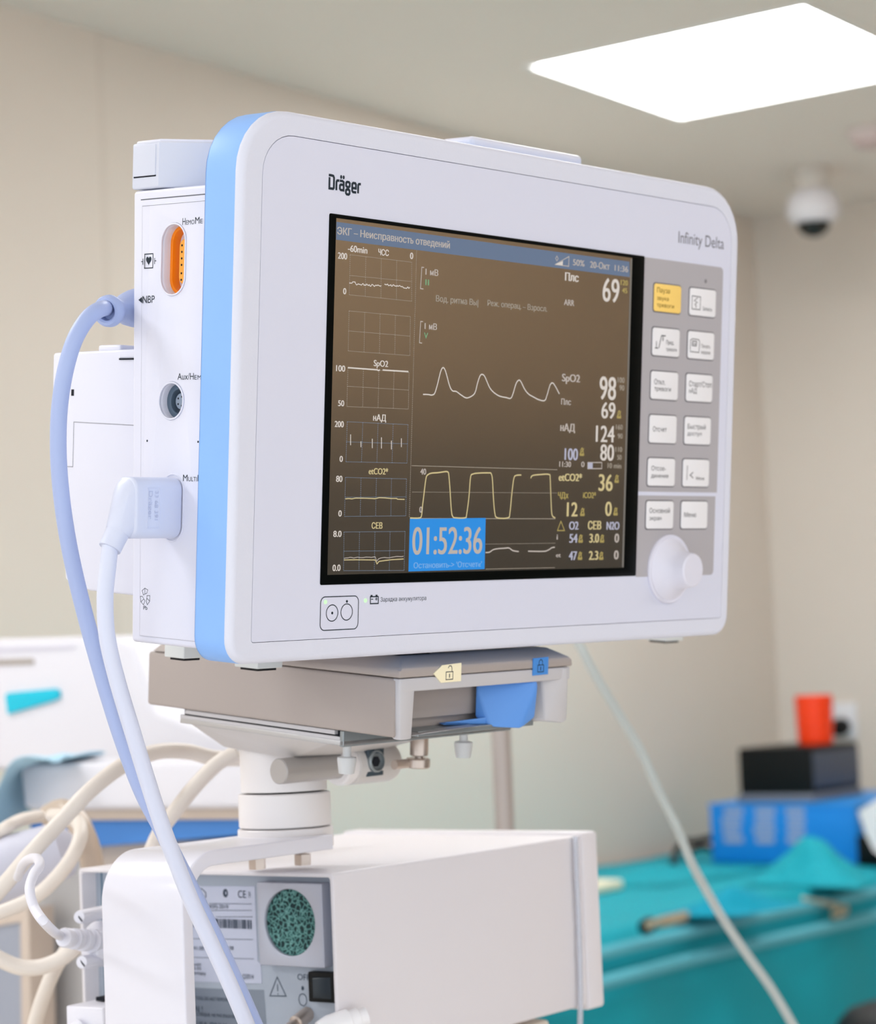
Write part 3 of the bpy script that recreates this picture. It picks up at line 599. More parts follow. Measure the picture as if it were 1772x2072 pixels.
# keypad
KP = [(220.083, 1.51351), (288.446, 1.31869), (286.104, -160.946), (218.445, -160.397)]
kx0, kx1, kz1, kz0 = 220.3, 288.3, 1.5, -161.2
kp = MB()
kp.flat([rrect(kx0, kx1, -117.6, kz1, [0, 0, 2.5, 0])], FR, 0.0, 0.12, GREYP)
kp.flat([rrect(kx0, kx1 - 1.2, kz0, -119.6, [0, 2.5, 0, 0])], FR, 0.0, 0.12, GREYP)
kp.flat([circ(272.9, -6.8, 1.1, 20, 1.1)], FR, 0.1, 0.2, MAT('lamp window', (130, 128, 132), 0.5))
kp = mpart(kp, 'keypad'); kp['label'] = 'grey keypad strip right of the screen'
KEYS = [(239.8, -18.2, 1, [('Пауза', 230.422, -15.6005, 10.7682, 2.42717), ('звука', 230.602, -19.4613, 9.70974, 2.03959), ('тревоги', 230.526, -22.9988, 14.437, 2.03995)], []), (270.3, -18.2, 0, [('Запись', 269.836, -22.2351, 8.48528, 1.79112)], [([(260.454, -15.3187), (267.83, -15.444), (267.73, -22.1304), (260.61, -22.107)], 0.4, 1), ([(265.335, -15.9682), (262.485, -17.6589), (265.036, -18.4773), (262.997, -19.6115), (264.284, -20.27), (263.926, -21.5376)], 0.4, 0)]), (239.52, -40.7, 0, [('Пред.', 239.307, -41.6282, 6.52979, 1.95572), ('тревоги', 239.305, -45.0467, 9.15236, 1.76055)], [([(229.894, -44.0369), (232.548, -44.039)], 0.5, 0), ([(231.019, -40.5615), (231.085, -43.7282)], 0.5, 0), ([(233.108, -43.9597), (235.229, -37.4875), (238.709, -37.4317)], 0.5, 0), ([(236.538, -37.8027), (236.409, -40.2568)], 0.6, 0)]), (269.88, -40.7, 0, [('Печать', 269.52, -41.8629, 8.04345, 1.89261), ('экрана', 269.496, -44.9136, 8.21824, 1.6937)], [([(259.981, -43.8896), (260.137, -38.4192), (261.765, -37.5812), (267.219, -37.7675), (268.093, -38.466), (267.708, -44.4739), (259.999, -44.2858)], 0.4, 0), ([(261.824, -38.8203), (265.592, -38.8565), (265.281, -41.1154), (261.681, -41.0649)], 0.5, 1), ([(261.883, -40.0596), (265.4, -40.1125)], 0.4, 0)]), (239.24, -63.0, 0, [('Откл.', 230.187, -62.6511, 9.13321, 2.67747), ('тревоги', 230.333, -65.849, 14.0251, 2.19135)], []), (269.46, -63.0, 0, [('Старт/Стоп', 260.017, -62.3499, 19.8266, 2.72694), ('нАД', 260.186, -65.8523, 6.70229, 2.47988)], []), (238.96, -85.4, 0, [('Отсчет', 230.102, -86.714, 11.6253, 2.4383)], []), (269.04, -85.4, 0, [('Быстрый', 259.839, -84.5169, 15.771, 2.48289), ('доступ', 259.793, -87.9358, 12.3816, 1.98673)], []), (238.68, -107.5, 0, [('Отсое-', 229.818, -106.724, 12.1309, 2.31893), ('динение', 229.686, -110.387, 14.6767, 2.07517)], []), (268.62, -107.5, 0, [('Меню', 268.431, -111.082, 7.39461, 1.62512)], [([(260.545, -103.696), (260.388, -111.353)], 0.4, 0), ([(265.725, -107.166), (263.075, -108.639), (265.868, -110.161)], 0.5, 0)]), (238.4, -129.5, 0, [('Основной', 229.213, -128.491, 17.2271, 2.44341), ('экран', 229.181, -132.176, 10.2982, 2.07738)], []), (268.2, -129.5, 0, [('Меню', 259.005, -130.559, 10.4671, 2.36443)], [])]
for (cx, cz, yel, items, deco) in KEYS:
    b = MB()
    b.flat([rrect(cx - 12.0, cx + 12.0, cz - 7.7, cz + 7.7, 1.9)], FR, 0.05, 0.2, KEYEDGE)
    b.flat([rrect(cx - 11.4, cx + 11.4, cz - 7.1, cz + 7.1, 1.6)], FR, 0.1, 0.8, KEYY if yel else KEYW, 0.3)
    ink = MAT('brown ink', (120, 88, 20), 0.6, spec=0.2) if yel else MAT('soft black ink', (46, 48, 54), 0.6, spec=0.2)
    for body, a, bb, w, h in items: b.text(body, FR, a, bb, w, h, 0.86, ink)
    for st, w, cl in deco: b.stroke(st, FR, w, 0.86, ink, cl)
    o = mpart(b, 'key')
    if yel: o['label'] = 'yellow key'
# knob
kn = MB().lathe([(17.9, 0), (17.9, 1.2), (17.3, 1.9), (16.6, 1.6), (16.0, 1.7), (14.5, 3.2), (12.2, 5.2), (10.2, 8.0), (9.4, 10.5), (9.0, 14.5), (8.7, 15.6), (7.9, 16.2), (0.01, 16.3)], (247.6, 0, -157.5), (0, -1, 0), MAT('satin knob', (222, 222, 236), 0.4))
mpart(kn, 'rotary_knob')
# power key and lamps
pw = MB()
px0, px1, pz0, pz1 = -4.4, 19.2, -180.6, -165.9
pl = rrect(px0, px1, pz0, pz1, 2.6)
pw.flat([pl], FR, 0.0, 0.05, PANELW); pw.stroke(pl, FR, 0.42, 0.1, DARK, True)
pw.stroke(circ(2.8, -173.1, 3.6), FR, 0.42, 0.1, DARK, True); pw.flat([circ(2.9, -173.1, 0.62, 14)], FR, 0.0, 0.1, DARK)
pw.stroke(circ(11.9, -172.9, 3.6), FR, 0.42, 0.1, DARK, True); pw.flat([circ(11.9, -168.2, 0.62, 14)], FR, 0.0, 0.1, DARK)
mpart(pw, 'power_key')
LEDG = GLOW('green lamp', (214, 255, 206), 1.0)
for (a, b) in [(-1.49999, -168.1), (23.6363, -168.095)]: mpart(MB().flat([circ(a, b, 1.0, 20)], FR, 0.0, 0.2, LEDG), 'indicator_lamp')
# feet
FOOTM = MAT('translucent foot', (214, 218, 218), 0.5); PAD = MAT('rubber pad', (12, 12, 14), 0.8)
for (u, n, w, zf) in ((17.9131, 62.9884, 16, -203.6), (339.165, 68.5113, 16, -203.6), (1.5, 96, 14, -200.6)):
    ft = MB().box(u, u + w, n, n + w, zf, -186.0, FOOTM, 0.5); fo = mpart(ft, 'foot')
    mpart(MB().box(u + 1.2, u + w - 3, n + 1.2, n + w - 3, zf - 1.1, zf + 0.4, PAD), 'foot_pad', fo)

# ================================================================ docking base under the monitor
DORG = (121.0, 100.0, -241.0)
dock = thing('docking_station', 'warm grey docking base with a blue release lever under the monitor', 'docking base', mworld(DORG), MROT)
def dpart(mb, name, parent=None): return mb.build(name, parent or dock, MM, DORG)
du0, du1, dn0, dn1 = 58.0, 184.0, 10.0, 187.0
zs, zt_, zb_ = -206.0, -196.5, -233.5
hs = MB()
hs.flat([[(du0, dn0 + 3), (du0 + 10.5, dn0 + 3), (du0 + 10.5, dn0 + 22), (du1 - 22, dn0 + 22), (du1 - 22, dn0 + 10), (du1, dn0 + 6), (du1, dn1), (du0, dn1)]], top(0), zb_, zs, DOCK, 1.6, 3)
hs.hull([(du0 + 0.2, dn0 + 4.5, zs), (du0, dn0, zs), (du0 + 2.0, dn0 + 0.5, zb_ - 1), (du0 + 1.2, dn0 + 4.5, zb_ - 0.8), (du0 + 9.5, dn0 + 0.5, zb_ - 1), (du0 + 10.6, dn0, zs), (du0 + 11, dn0 + 18, zs), (du0 + 10, dn0 + 16, zb_ + 1)], DOCKL, 0.7)
hs.hull([(du1, dn0 + 30, zb_), (du1, dn0 + 30, zs), (du1, dn0 + 4, zs), (du1 - 1, dn0 + 4, zb_ + 1), (du1 - 5, dn0 - 1, zb_ - 0.5), (du1 - 18, dn0 + 2, zb_ + 1), (du1 - 20, dn0 + 4, zs), (du1 - 5, dn0 - 1, zs), (du1 - 22, dn0 + 30, zb_), (du1 - 22, dn0 + 30, zs)], DOCKL, 1.2)
hs.box(du0 + 1, du1 - 2, dn0, dn0 + 24, zs - 6.2, zs, DOCKL, 0.8)
dpart(hs, 'housing')
cv = MB()
cv.hull([(du0, dn0, zs + 0.35), (du1, dn0, zs + 0.35), (du1, dn1 - 2, zs + 0.35), (du0, dn1 - 2, zs + 0.35), (du0 - 0.3, dn0, zs + 4.6), (du1 - 1, dn0, zs + 4.6),
         (du0 + 11, dn0 + 9, zt_), (du1 - 10, dn0 + 9, zt_), (du1 - 10, dn1 - 8, zt_), (du0 + 11, dn1 - 8, zt_)], DOCK, 0.9, 2)
cv.hull([(70 + a, 22 + b, c) for a, b, c in ((0, 0, -196.6), (22, 0, -196.6), (26, 10, -196.6), (0, 30, -196.6), (2, 2, -195.6), (20, 2, -195.6), (22, 10, -195.6), (2, 28, -195.6))], BLK)
dpart(cv, 'top_cover')
inn = MB().box(du0 + 20, du1 - 30, dn0 + 19, dn0 + 23, zb_ + 5.5, zs - 5, DOCK, 0.4)
inn.box(du0 + 22, du1 - 20, dn0 + 8, dn0 + 36, zb_ - 1.5, zb_ + 1, STEEL, 0.3)
inn.hull([(du0 + 14, dn0 + 6, zb_ - .3), (du0 + 24, dn0 + 4, zb_ + .8), (du0 + 60, dn0 + 4, zb_ + 1.6), (du0 + 62, dn0 + 12, zb_ + 1.6), (du0 + 14, dn0 + 14, zb_ + .4)], METAL)
dpart(inn, 'latch_recess')
lv = MB()
lu = [128.557, 12.0, -212.243]; lu2 = [158.514, 9.0, -213.564]; lb2 = [146.102, 9.0, -231.078]
lv.hull([(lu[0], dn0 + 16, zs - 6), (lu[0], dn0 + 16, zb_ + 4), (lu2[0] - 2, dn0 - 1, zs - 6), (lu2[0], dn0 + 8, zs - 6), (lu2[0] - 1.5, dn0 + 1, zb_ + 3.5), (lu2[0] - 1, dn0 + 8, zb_ + 3), (lb2[0], dn0 + 1, zb_ - 1.5), (lu[0] + 3, dn0 + 8, zb_ - .5)], LEVER, 1.2, 3)
lv.hull([(lu[0] - 22, dn0 + 14, zb_ + 3.2), (lu[0] + 4, dn0 + 10, zb_ + 4.5), (lu[0] + 6, dn0 + 10, zb_ + .8), (lu[0] - 22, dn0 + 16, zb_ + 1.5), (lu[0] - 20, dn0 + 22, zb_ + 2), (lu[0] + 6, dn0 + 20, zb_ + 2)], LEVER, 0.4)
dpart(lv, 'release_lever')
DF = front(dn0)
tg = MB().flat([[(80.5389, -204.452), (86.2249, -200.774), (99.7481, -200.226), (99.7399, -208.918), (85.8563, -209.019)]], DF, 0.0, 0.5, CREAMTAG)
c0 = (91.4236, -205.687)
tg.stroke([(c0[0] - 2.4, c0[1] - 2.0), (c0[0] + 2.4, c0[1] - 2.0), (c0[0] + 2.4, c0[1] + 1.6), (c0[0] - 2.4, c0[1] + 1.6)], DF, 0.4, 0.56, DARK, True)
tg.stroke([(c0[0] + 1.6, c0[1] + 1.6), (c0[0] + 1.6, c0[1] + 3.4), (c0[0] + 1.0, c0[1] + 4.4), (c0[0] - 0.3, c0[1] + 4.4), (c0[0] - 0.9, c0[1] + 3.4)], DF, 0.4, 0.56, DARK)
tg.stroke([(c0[0], c0[1] - 1.2), (c0[0], c0[1] + 0.7)], DF, 0.6, 0.56, DARK)
o = dpart(tg, 'unlock_tag'); o['label'] = 'cream arrow tag with an open padlock'
tg = MB().flat([[(152.551, -200.443), (164.085, -200.217), (164.066, -208.792), (152.531, -208.955)]], DF, 0.0, 0.5, BLUETAG)
c0 = (158.228, -205.454)
tg.stroke([(c0[0] - 2.2, c0[1] - 1.9), (c0[0] + 2.2, c0[1] - 1.9), (c0[0] + 2.2, c0[1] + 1.5), (c0[0] - 2.2, c0[1] + 1.5)], DF, 0.4, 0.56, DARK, True)
tg.stroke([(c0[0] - 1.3, c0[1] + 1.5), (c0[0] - 1.3, c0[1] + 3.2), (c0[0] - 0.5, c0[1] + 4.1), (c0[0] + 0.5, c0[1] + 4.1), (c0[0] + 1.3, c0[1] + 3.2), (c0[0] + 1.3, c0[1] + 1.5)], DF, 0.4, 0.56, DARK)
tg.stroke([(c0[0], c0[1] - 1.2), (c0[0], c0[1] + 0.7)], DF, 0.6, 0.56, DARK)
o = dpart(tg, 'lock_tag'); o['label'] = 'blue tag with a closed padlock'

# ================================================================ tilting mount, column and bracket
CX, CY = 0.9362, 0.7666
AX0, AT = 0.822, 0.0075
AYA, AYB = 0.737, 0.789
AZT = 1.3203
mnt = thing('monitor_mount', 'pale tilting mount with a round column on a bent white bracket under the docking base', 'mount', (CX, CY, AZT))
# parts of the head follow the tilted frame, the rest stands upright
def tilt(mb):
    mb.v = [tuple(mworld(v)) for v in mb.v]; return mb
def upart(mb, name, parent=None): return mb.build(name, parent or mnt, 1.0, (CX, CY, AZT))
pu0, pu1, pn0, pn1 = 60.5, 182.0, 48.0, 165.0
pt = MB()
pt.box(pu0, pu1, pn0, pn1, -241.0, -238.5, METAL, 0.3)
pt.box(pu0, pu1, pn0, pn0 + 2.5, -241.5, -233.8, STEEL, 0.3)
pt.box(pu0, pu0 + 2.0, pn0 + 2.5, pn1, -238.5, -236.8, DOCKL, 0.2)
pt.box(pu0 + 2.2, pu0 + 6.0, pn0 + 2.5, pn1 - 1, -238.6, -234.0, GAP)
pt.box(pu0 - 0.2, pu0 + 8, pn0 + 6, pn1 - 4, -236.0, -233.9, DOCKL, 0.2)
upart(tilt(pt), 'rail_plate')
hd = MB()
hd.hull([(pu0 + 4, 60, -241), (pu1 - 25, 60, -241), (pu1 - 25, 160, -241), (pu0 + 4, 163, -241), (88, 112, -256), (128, 112, -258), (128, 162, -258), (88, 162, -255)], MOUNT, 1.0)
upart(tilt(hd), 'tilt_head')
br_ = MB()
bo = [71.9726, 104.0, -259.984]
bl_ = 44.9993
br_.lathe([(5.9, 0), (6.4, 0.5), (6.4, bl_), (6.4, bl_ + 6)], bo, (1, 0, -0.012), MAT('shaft grey', (176, 172, 170), 0.4, metal=0.3))
upart(tilt(br_), 'tilt_shaft')
bc = MB()
bc.lathe([(6.6, bl_ - 4.5), (9.0, bl_ - 4.5), (10.0, bl_ - 3.5), (10.0, bl_ + 1.5), (9.4, bl_ + 2.2), (9.4, bl_ + 12)], bo, (1, 0, -0.012), MOUNTW)
bc.lathe([(9.7, bl_ + 3), (10.2, bl_ + 3.5), (10.2, bl_ + 31), (9.2, bl_ + 34), (6.0, bl_ + 36), (0.01, bl_ + 36)], bo, (1, 0, -0.012), MOUNT)
bc.box(bo[0] + bl_ + 2, bo[0] + bl_ + 36, bo[1] - 4, bo[1] + 30, bo[2] + 4, -241, MOUNT, 1.0)
bo2 = upart(tilt(bc), 'clamp_barrel')
bl2 = MB().lathe([(5.6, 0), (5.6, 2.2), (4.8, 2.8), (4.8, 1.2), (3.0, 1.2), (0.01, 1.2)], (bo[0] + bl_ + 13.5, bo[1] - 9.0, bo[2] + 1.5), (0, -1, 0.1), STEEL)
bl2.box(bo[0] + bl_ + 8, bo[0] + bl_ + 20, bo[1] - 9.8, bo[1] - 6, bo[2] - 6, bo[2] + 8, MAT('bolt recess', (58, 72, 82), 0.5), 0.5)
bl2.flat([circ(bo[0] + bl_ + 13.5, bo[2] + 1.5, 2.9, 6)], front(bo[1] - 10.3), 0, 0.3, GAP)
upart(tilt(bl2), 'clamp_bolt', bo2)
ts = MB()
to = [145.658, 78.0, -245.897]
ts.lathe([(4.5, 0), (4.7, -0.5), (4.7, -8.6), (4.3, -9.0), (2.0, -9.4), (2.0, -10.4)], to, (0, 0, 1), COPPER, 40)
upart(tilt(ts), 'thumb_screw')
ts = MB().lathe([(5.6, 0), (6.2, -0.6), (6.2, -4.4), (5.6, -5.0)], (to[0] - 0.6, to[1], to[2] - 10.2), (0, 0, 1), COPPER, 40)
ts.lathe([(2.4, 0), (2.4, 14)], (to[0] - 16, to[1] + 2, to[2] - 12.8), (1, 0, 0), COPPER)
upart(tilt(ts), 'clamp_lever')
for kk in ([75.213, 60.0, -244.94], [159.237, 60.0, -243.542]):
    kb = MB().lathe([(2.1, 4), (2.1, -3.0), (4.6, -3.6), (4.7, -5.0), (3.8, -11.4), (0.01, -11.6)], kk, (0, 0, 1), CLEARP, 28)
    upart(tilt(kb), 'plastic_knob')
cl = MB().lathe([(0.0215, 0.052), (0.0222, 0.0505), (0.0222, 0.0225)], (CX, CY, AZT), (0, 0, 1), MOUNTW, 64)
cl.lathe([(0.0200, 0.066), (0.0206, 0.0655), (0.0206, 0.047)], (CX, CY, AZT), (0, 0, 1), MOUNT, 64)
upart(cl, 'column')
cl = MB().lathe([(0.0232, 0.0215), (0.0238, 0.0208), (0.0238, 0.0048), (0.0232, 0.0042)], (CX, CY, AZT), (0, 0, 1), MOUNTW, 64)
upart(cl, 'column_collar')
cl = MB().lathe([(0.0240, 0.0036), (0.0246, 0.003), (0.0246, -0.0065), (0.024, -0.0072)], (CX, CY, AZT), (0, 0, 1), MOUNTW, 64)
upart(cl, 'column_base')
# bent bracket: profile in (X, z), extruded along Y
Ro = 0.024; prof = []
for i in range(13):
    a = PI - 0.5 * PI * i / 12
    prof.append((AX0 + Ro + Ro * math.cos(a), AZT - Ro + Ro * math.sin(a)))
xe = CX + 0.002
prof = [(AX0, 1.196)] + prof + [(xe, AZT)]
inner = []
Ri = Ro - AT
for i in range(13):
    a = 0.5 * PI + 0.5 * PI * i / 12
    inner.append((AX0 + Ro + Ri * math.cos(a), AZT - Ro + Ri * math.sin(a)))
prof = prof + [(xe, AZT - AT)] + inner + [(AX0 + AT, 1.196)]
bk = MB().flat([prof], lambda a, b, c: (a, AYB - c, b), 0.0, AYB - AYA, ENAMEL, 0.001, 3)
upart(bk, 'bent_bracket')
for q in ([0.915, 0.768529, 1.30971], [0.94, 0.758932, 1.31014]):
    upart(MB().lathe([(0.0045, 0), (0.0045, 0.0055), (0.002, 0.006), (0.002, 0.009)], (q[0], q[1], AZT - AT - 0.0085), (0, 0, 1), COPPER, 6), 'bracket_screw')

# ================================================================ gas module box under the bracket
BXX, BYY, BZT, BZB = 0.924, 0.727, 1.302, 1.204
BY1 = 0.903; BX1 = 1.176
gas = thing('gas_module', 'warm white instrument box with a green round filter and black switch under the bracket', 'medical device', ((BXX + BX1) / 2, (BYY + BY1) / 2, BZB))
GO = ((BXX + BX1) / 2, (BYY + BY1) / 2, BZB)
def gpart(mb, name, parent=None): return mb.build(name, parent or gas, 1.0, GO)
FX = facex(BXX)
cs = MB()
t_ = 0.0022
cs.flat([rrect(-BY1, -BYY, BZB, BZT, 0.002, k=4), rrect(-BY1 + t_, -BYY - t_, BZB + t_, BZT - t_, 0.0015, k=4)], FX, -(BX1 - BXX - 0.018), 0.0, CASEW, 0.0006, 2)
cs.box(BXX + 0.05, BX1 - 0.01, BYY + 0.001, BY1 - 0.001, BZB + 0.001, BZT - 0.001, CASEW)
gpart(cs, 'case')
fl = MB().box(BX1 - 0.0175, BX1 + 0.0005, BYY - 0.0006, BY1 + 0.0006, BZB - 0.003, BZT + 0.0015, CASEW, 0.0022, 3)
gpart(fl, 'front_frame')
PXX = BXX + 0.011
PX = facex(PXX)
rp = MB().flat([[(-BY1 + t_, BZB + t_), (-BYY - t_, BZB + t_), (-BYY - t_, BZT - t_), (-BY1 + t_, BZT - t_)]], PX, -0.004, 0.0, BACKP)
sx = -0.896383
rp.stroke([(sx, BZB + t_), (sx, BZT - t_)], PX, 0.0012, 0.0001, MAT('panel seam', (70, 110, 135), 0.6))
INKG = MAT('grey printing', (64, 76, 92), 0.6, spec=0.2)
for body, a, b, w, h in [('OFF', -0.761063, 1.24636, 0.007967, 0.00301205)]: rp.text(body, PX, a, b, w, h, 0.0002, INKG)
wt = [(-0.774574, 1.24714), (-0.779818, 1.23732), (-0.769115, 1.23768)]
rp.stroke(wt, PX, 0.0005, 0.0002, INKG, True)
wc = (sum(p[0] for p in wt) / 3, sum(p[1] for p in wt) / 3)
rp.stroke([(wc[0], wc[1] + 0.0028), (wc[0], wc[1] - 0.0008)], PX, 0.0005, 0.0002, INKG); rp.flat([circ(wc[0], wc[1] - 0.0022, 0.0003, 10)], PX, 0, 0.0002, INKG)
q = [0.935, 0.757999, 1.24219]; rp.flat([circ(-q[1], q[2], 0.0008, 16, 0.0011)], PX, 0, 0.0002, INKG)
q = [0.935, 0.758118, 1.23632]; rp.stroke(circ(-q[1], q[2], 0.0026, 28, 0.0030), PX, 0.0004, 0.0002, INKG, True)
# lower warning text, partly covered by the cables
wl_ = [(-0.832085, 1.23906), (-0.783824, 1.24017), (-0.782805, 1.2195), (-0.833091, 1.21677)]
rp.flat([wl_], PX, 0, 0.00015, MAT('warning plate', (132, 142, 156), 0.5))
for body, a, b, w, h in [('TOOL DO NOT REMOVE', -0.830639, 1.23306, 0.0223362, 0.00181395), ('N !', -0.831268, 1.22656, 0.00520013, 0.00336803), ('CTRIQUE. NE PAS ENLEVER', -0.830319, 1.22471, 0.0270447, 0.00168285), ('USA ONLY', -0.830936, 1.21888, 0.021304, 0.00284729)]: rp.text(body, PX, a, b, w, h, 0.0004, INKG)
gpart(rp, 'rear_panel')
lbp = [(-0.832458, 1.29256), (-0.787332, 1.29342), (-0.787134, 1.25474), (-0.785192, 1.25354), (-0.785001, 1.24341), (-0.833326, 1.24238)]
lb = MB().flat([lbp], PX, 0, 0.0003, TAGW)
LT = [('CE', -0.798708, 1.28723, 0.00538537, 0.00384843), ('ASFJ-2019', -0.819111, 1.28133, 0.0133569, 0.00207107), ('41.00', -0.830834, 1.25919, 0.0072835, 0.0020783), ('00', -0.805727, 1.25998, 0.00271585, 0.00205404), ('embH', -0.831558, 1.25085, 0.00555498, 0.00155804), ('3-55', -0.831303, 1.24878, 0.0052068, 0.00155756), ('ermany', -0.831409, 1.24613, 0.00862845, 0.00207645), ('Q2014', -0.797612, 1.24557, 0.00738882, 0.00229885), ('0044', -0.791462, 1.28747, 0.00117491, 0.00332383)]
for body, a, b, w, h in LT: lb.text(body, PX, a, b, w, h, 0.0006, INKG)
for p, q in [((-0.818993, 1.28376), (-0.78977, 1.28418)), ((-0.819158, 1.28013), (-0.78959, 1.28087)), ((-0.814497, 1.2769), (-0.789409, 1.27756)), ((-0.831609, 1.26501), (-0.789621, 1.26584)), ((-0.831358, 1.25516), (-0.789414, 1.25593))]: lb.stroke([p, q], PX, 0.00025, 0.0005, INKG)
q = [0.935, 0.807431, 1.28943]; lb.flat([circ(-q[1], q[2], 0.0016, 20, 0.0022), circ(-q[1] + 0.0003, q[2], 0.0006, 12, 0.001)], PX, 0.0003, 0.0006, INKG)
hx = [(-0.827662, 1.29083), (-0.823822, 1.29143), (-0.820803, 1.28941), (-0.821267, 1.28681), (-0.825814, 1.28567)]
lb.stroke(hx, PX, 0.0004, 0.0006, INKG, True)
rnd = random.Random(3)
ya, za = (-0.831116, 1.27594); yb, zb2 = (-0.790041, 1.27117)
yy = ya
while yy < yb - 0.0006:
    w = rnd.choice((0.0003, 0.0004, 0.0008)); lb.quad([(yy, zb2), (yy + w, zb2), (yy + w, za), (yy, za)], PX, 0.0006, INKG); yy += w + rnd.choice((0.0003, 0.0004, 0.0007))
o = gpart(lb, 'rating_label'); o['label'] = 'silver rating label with a barcode'
# filter holder
fq = [(-0.780347, 1.29626), (-0.738399, 1.29701), (-0.738482, 1.2557), (-0.779349, 1.25388)]
fx0, fx1, fz0, fz1 = fq[0][0], fq[1][0] + 0.0006, fq[3][1], fq[0][1]
fc = ((lambda q: (-q[1], q[2]))([0.928, 0.759484, 1.27611]))
FH = facex(PXX - 0.007)
fh = MB().flat([rrect(fx0, fx1, fz0, fz1, 0.0008, k=3), circ(fc[0], fc[1], 0.0165, 48, 0.0170)], FH, -0.007, 0.0, MAT('silver holder', (178, 182, 196), 0.4, metal=0.3), 0.0005, 2)
fho = gpart(fh, 'filter_holder'); fho['label'] = 'silver square filter holder'
FOAM = bpy.data.materials.new('green foam'); FOAM.use_nodes = True
nt = FOAM.node_tree; b_ = nt.nodes['Principled BSDF']; tc = nt.nodes.new('ShaderNodeTexCoord')
vo = nt.nodes.new('ShaderNodeTexVoronoi'); vo.feature = 'DISTANCE_TO_EDGE'; vo.inputs['Scale'].default_value = 390
nz = nt.nodes.new('ShaderNodeTexNoise'); nz.inputs['Scale'].default_value = 260
ad = nt.nodes.new('ShaderNodeMixRGB'); ad.blend_type = 'ADD'; ad.inputs[0].default_value = 0.004
nt.links.new(tc.outputs['Object'], nz.inputs['Vector']); nt.links.new(tc.outputs['Object'], ad.inputs[1]); nt.links.new(nz.outputs['Color'], ad.inputs[2])
nt.links.new(ad.outputs[0], vo.inputs['Vector'])
cr = nt.nodes.new('ShaderNodeValToRGB'); nt.links.new(vo.outputs['Distance'], cr.inputs[0])
cr.color_ramp.elements[0].color = col((118, 168, 164)); cr.color_ramp.elements[0].position = 0.0
cr.color_ramp.elements[1].color = col((8, 40, 44)); cr.color_ramp.elements[1].position = 0.24
e = cr.color_ramp.elements.new(0.09); e.color = col((44, 100, 98))
nt.links.new(cr.outputs[0], b_.inputs['Base Color']); b_.inputs['Roughness'].default_value = 0.8
bp = nt.nodes.new('ShaderNodeBump'); bp.inputs['Distance'].default_value = 0.0008; bp.invert = True
nt.links.new(vo.outputs['Distance'], bp.inputs['Height']); nt.links.new(bp.outputs['Normal'], b_.inputs['Normal'])
o = gpart(MB().flat([circ(fc[0], fc[1], 0.0164, 48, 0.0169)], FH, -0.0065, -0.0018, FOAM), 'filter_foam', fho); o['label'] = 'green foam disc'
# switch
sq = [(-0.750486, 1.25151), (-0.73108, 1.25155), (-0.730827, 1.2373), (-0.750569, 1.23636)]
SW = facex(PXX)
so = gpart(MB().flat([rrect(sq[0][0], min(sq[1][0], -BYY - 0.0035), sq[3][1], sq[0][1], 0.0008, k=3)], SW, 0, 0.005, BLK, 0.0006), 'power_switch')
w_ = min(sq[1][0], -BYY - 0.0035) - sq[0][0]; h_ = sq[0][1] - sq[3][1]
gpart(MB().hull([(PXX - 0.0048, -(sq[0][0] + w_ * k), sq[3][1] + h_ * j) for k in (0.18, 0.8) for j in (0.12, 0.85)] + [(PXX - 0.0072, -(sq[0][0] + w_ * 0.24), sq[3][1] + h_ * j) for j in (0.16, 0.8)], MAT('switch rocker', (34, 44, 52), 0.25), 0.0002), 'switch_rocker', so)
# fittings along the lower edge
bf = MB(); q = [0.91, 0.755216, 1.22934]
bf.lathe([(0.0038, 0), (0.0038, 0.012), (0.0026, 0.0125), (0.0026, 0.020)], (PXX, q[1], q[2]), (-1, -0.1, -0.25), COPPER, 24)
gpart(bf, 'brass_fitting')
bf = MB(); q = [0.91, 0.729884, 1.23017]
bf.lathe([(0.0045, 0.0), (0.0045, 0.004), (0.0056, 0.0045), (0.0056, 0.009), (0.0066, 0.0095), (0.0066, 0.020), (0.005, 0.026)], (PXX, q[1] - 0.012, q[2]), (-0.8, 0.5, -0.2), KEYW, 24)
gpart(bf, 'luer_fitting')
# thin clear strip hanging along the box edge
tube_clear = MAT('clear vinyl', (226, 230, 240), 0.25, trans=0.55, ior=1.3)
tt = MB().tube([[1.14913, 0.7245, 1.30235], [1.14861, 0.7245, 1.27737], [1.14839, 0.7245, 1.24337], [1.1461, 0.7245, 1.20416], [1.14083, 0.7245, 1.17409], [1.1326, 0.7245, 1.13375]], 0.0016, tube_clear, 12)
o = tt.build('drip_tube'); tag(o, 'thin clear tube hanging down the right edge of the instrument box', 'tube')

# trolley carrying box and bracket
TR = MAT('cream trolley', (226, 216, 202), 0.5)
tr = thing('equipment_trolley', 'cream trolley below the instrument box, its edge just showing under the box', 'trolley', (0.97, 0.8, 0))
TO = (0.97, 0.8, 0)
MB().box(0.80, 1.135, 0.738, 0.93, 1.170, 1.199, TR, 0.003).build('top_plate', tr, 1.0, TO)
MB().box(0.90, 1.06, 0.76, 0.90, 0.12, 1.170, TR, 0.01).build('pillar', tr, 1.0, TO)
MB().box(0.70, 1.26, 0.55, 1.08, 0.07, 0.12, TR, 0.02).build('base', tr, 1.0, TO)
for x, y in ((0.75, 0.6), (1.2, 0.6), (0.75, 1.02), (1.2, 1.02)):
    MB().lathe([(0.03, -0.012), (0.035, -0.008), (0.035, 0.008), (0.03, 0.012)], (x, y, 0.035), (0, 1, 0), BLK, 24).build('wheel', tr, 1.0, TO)

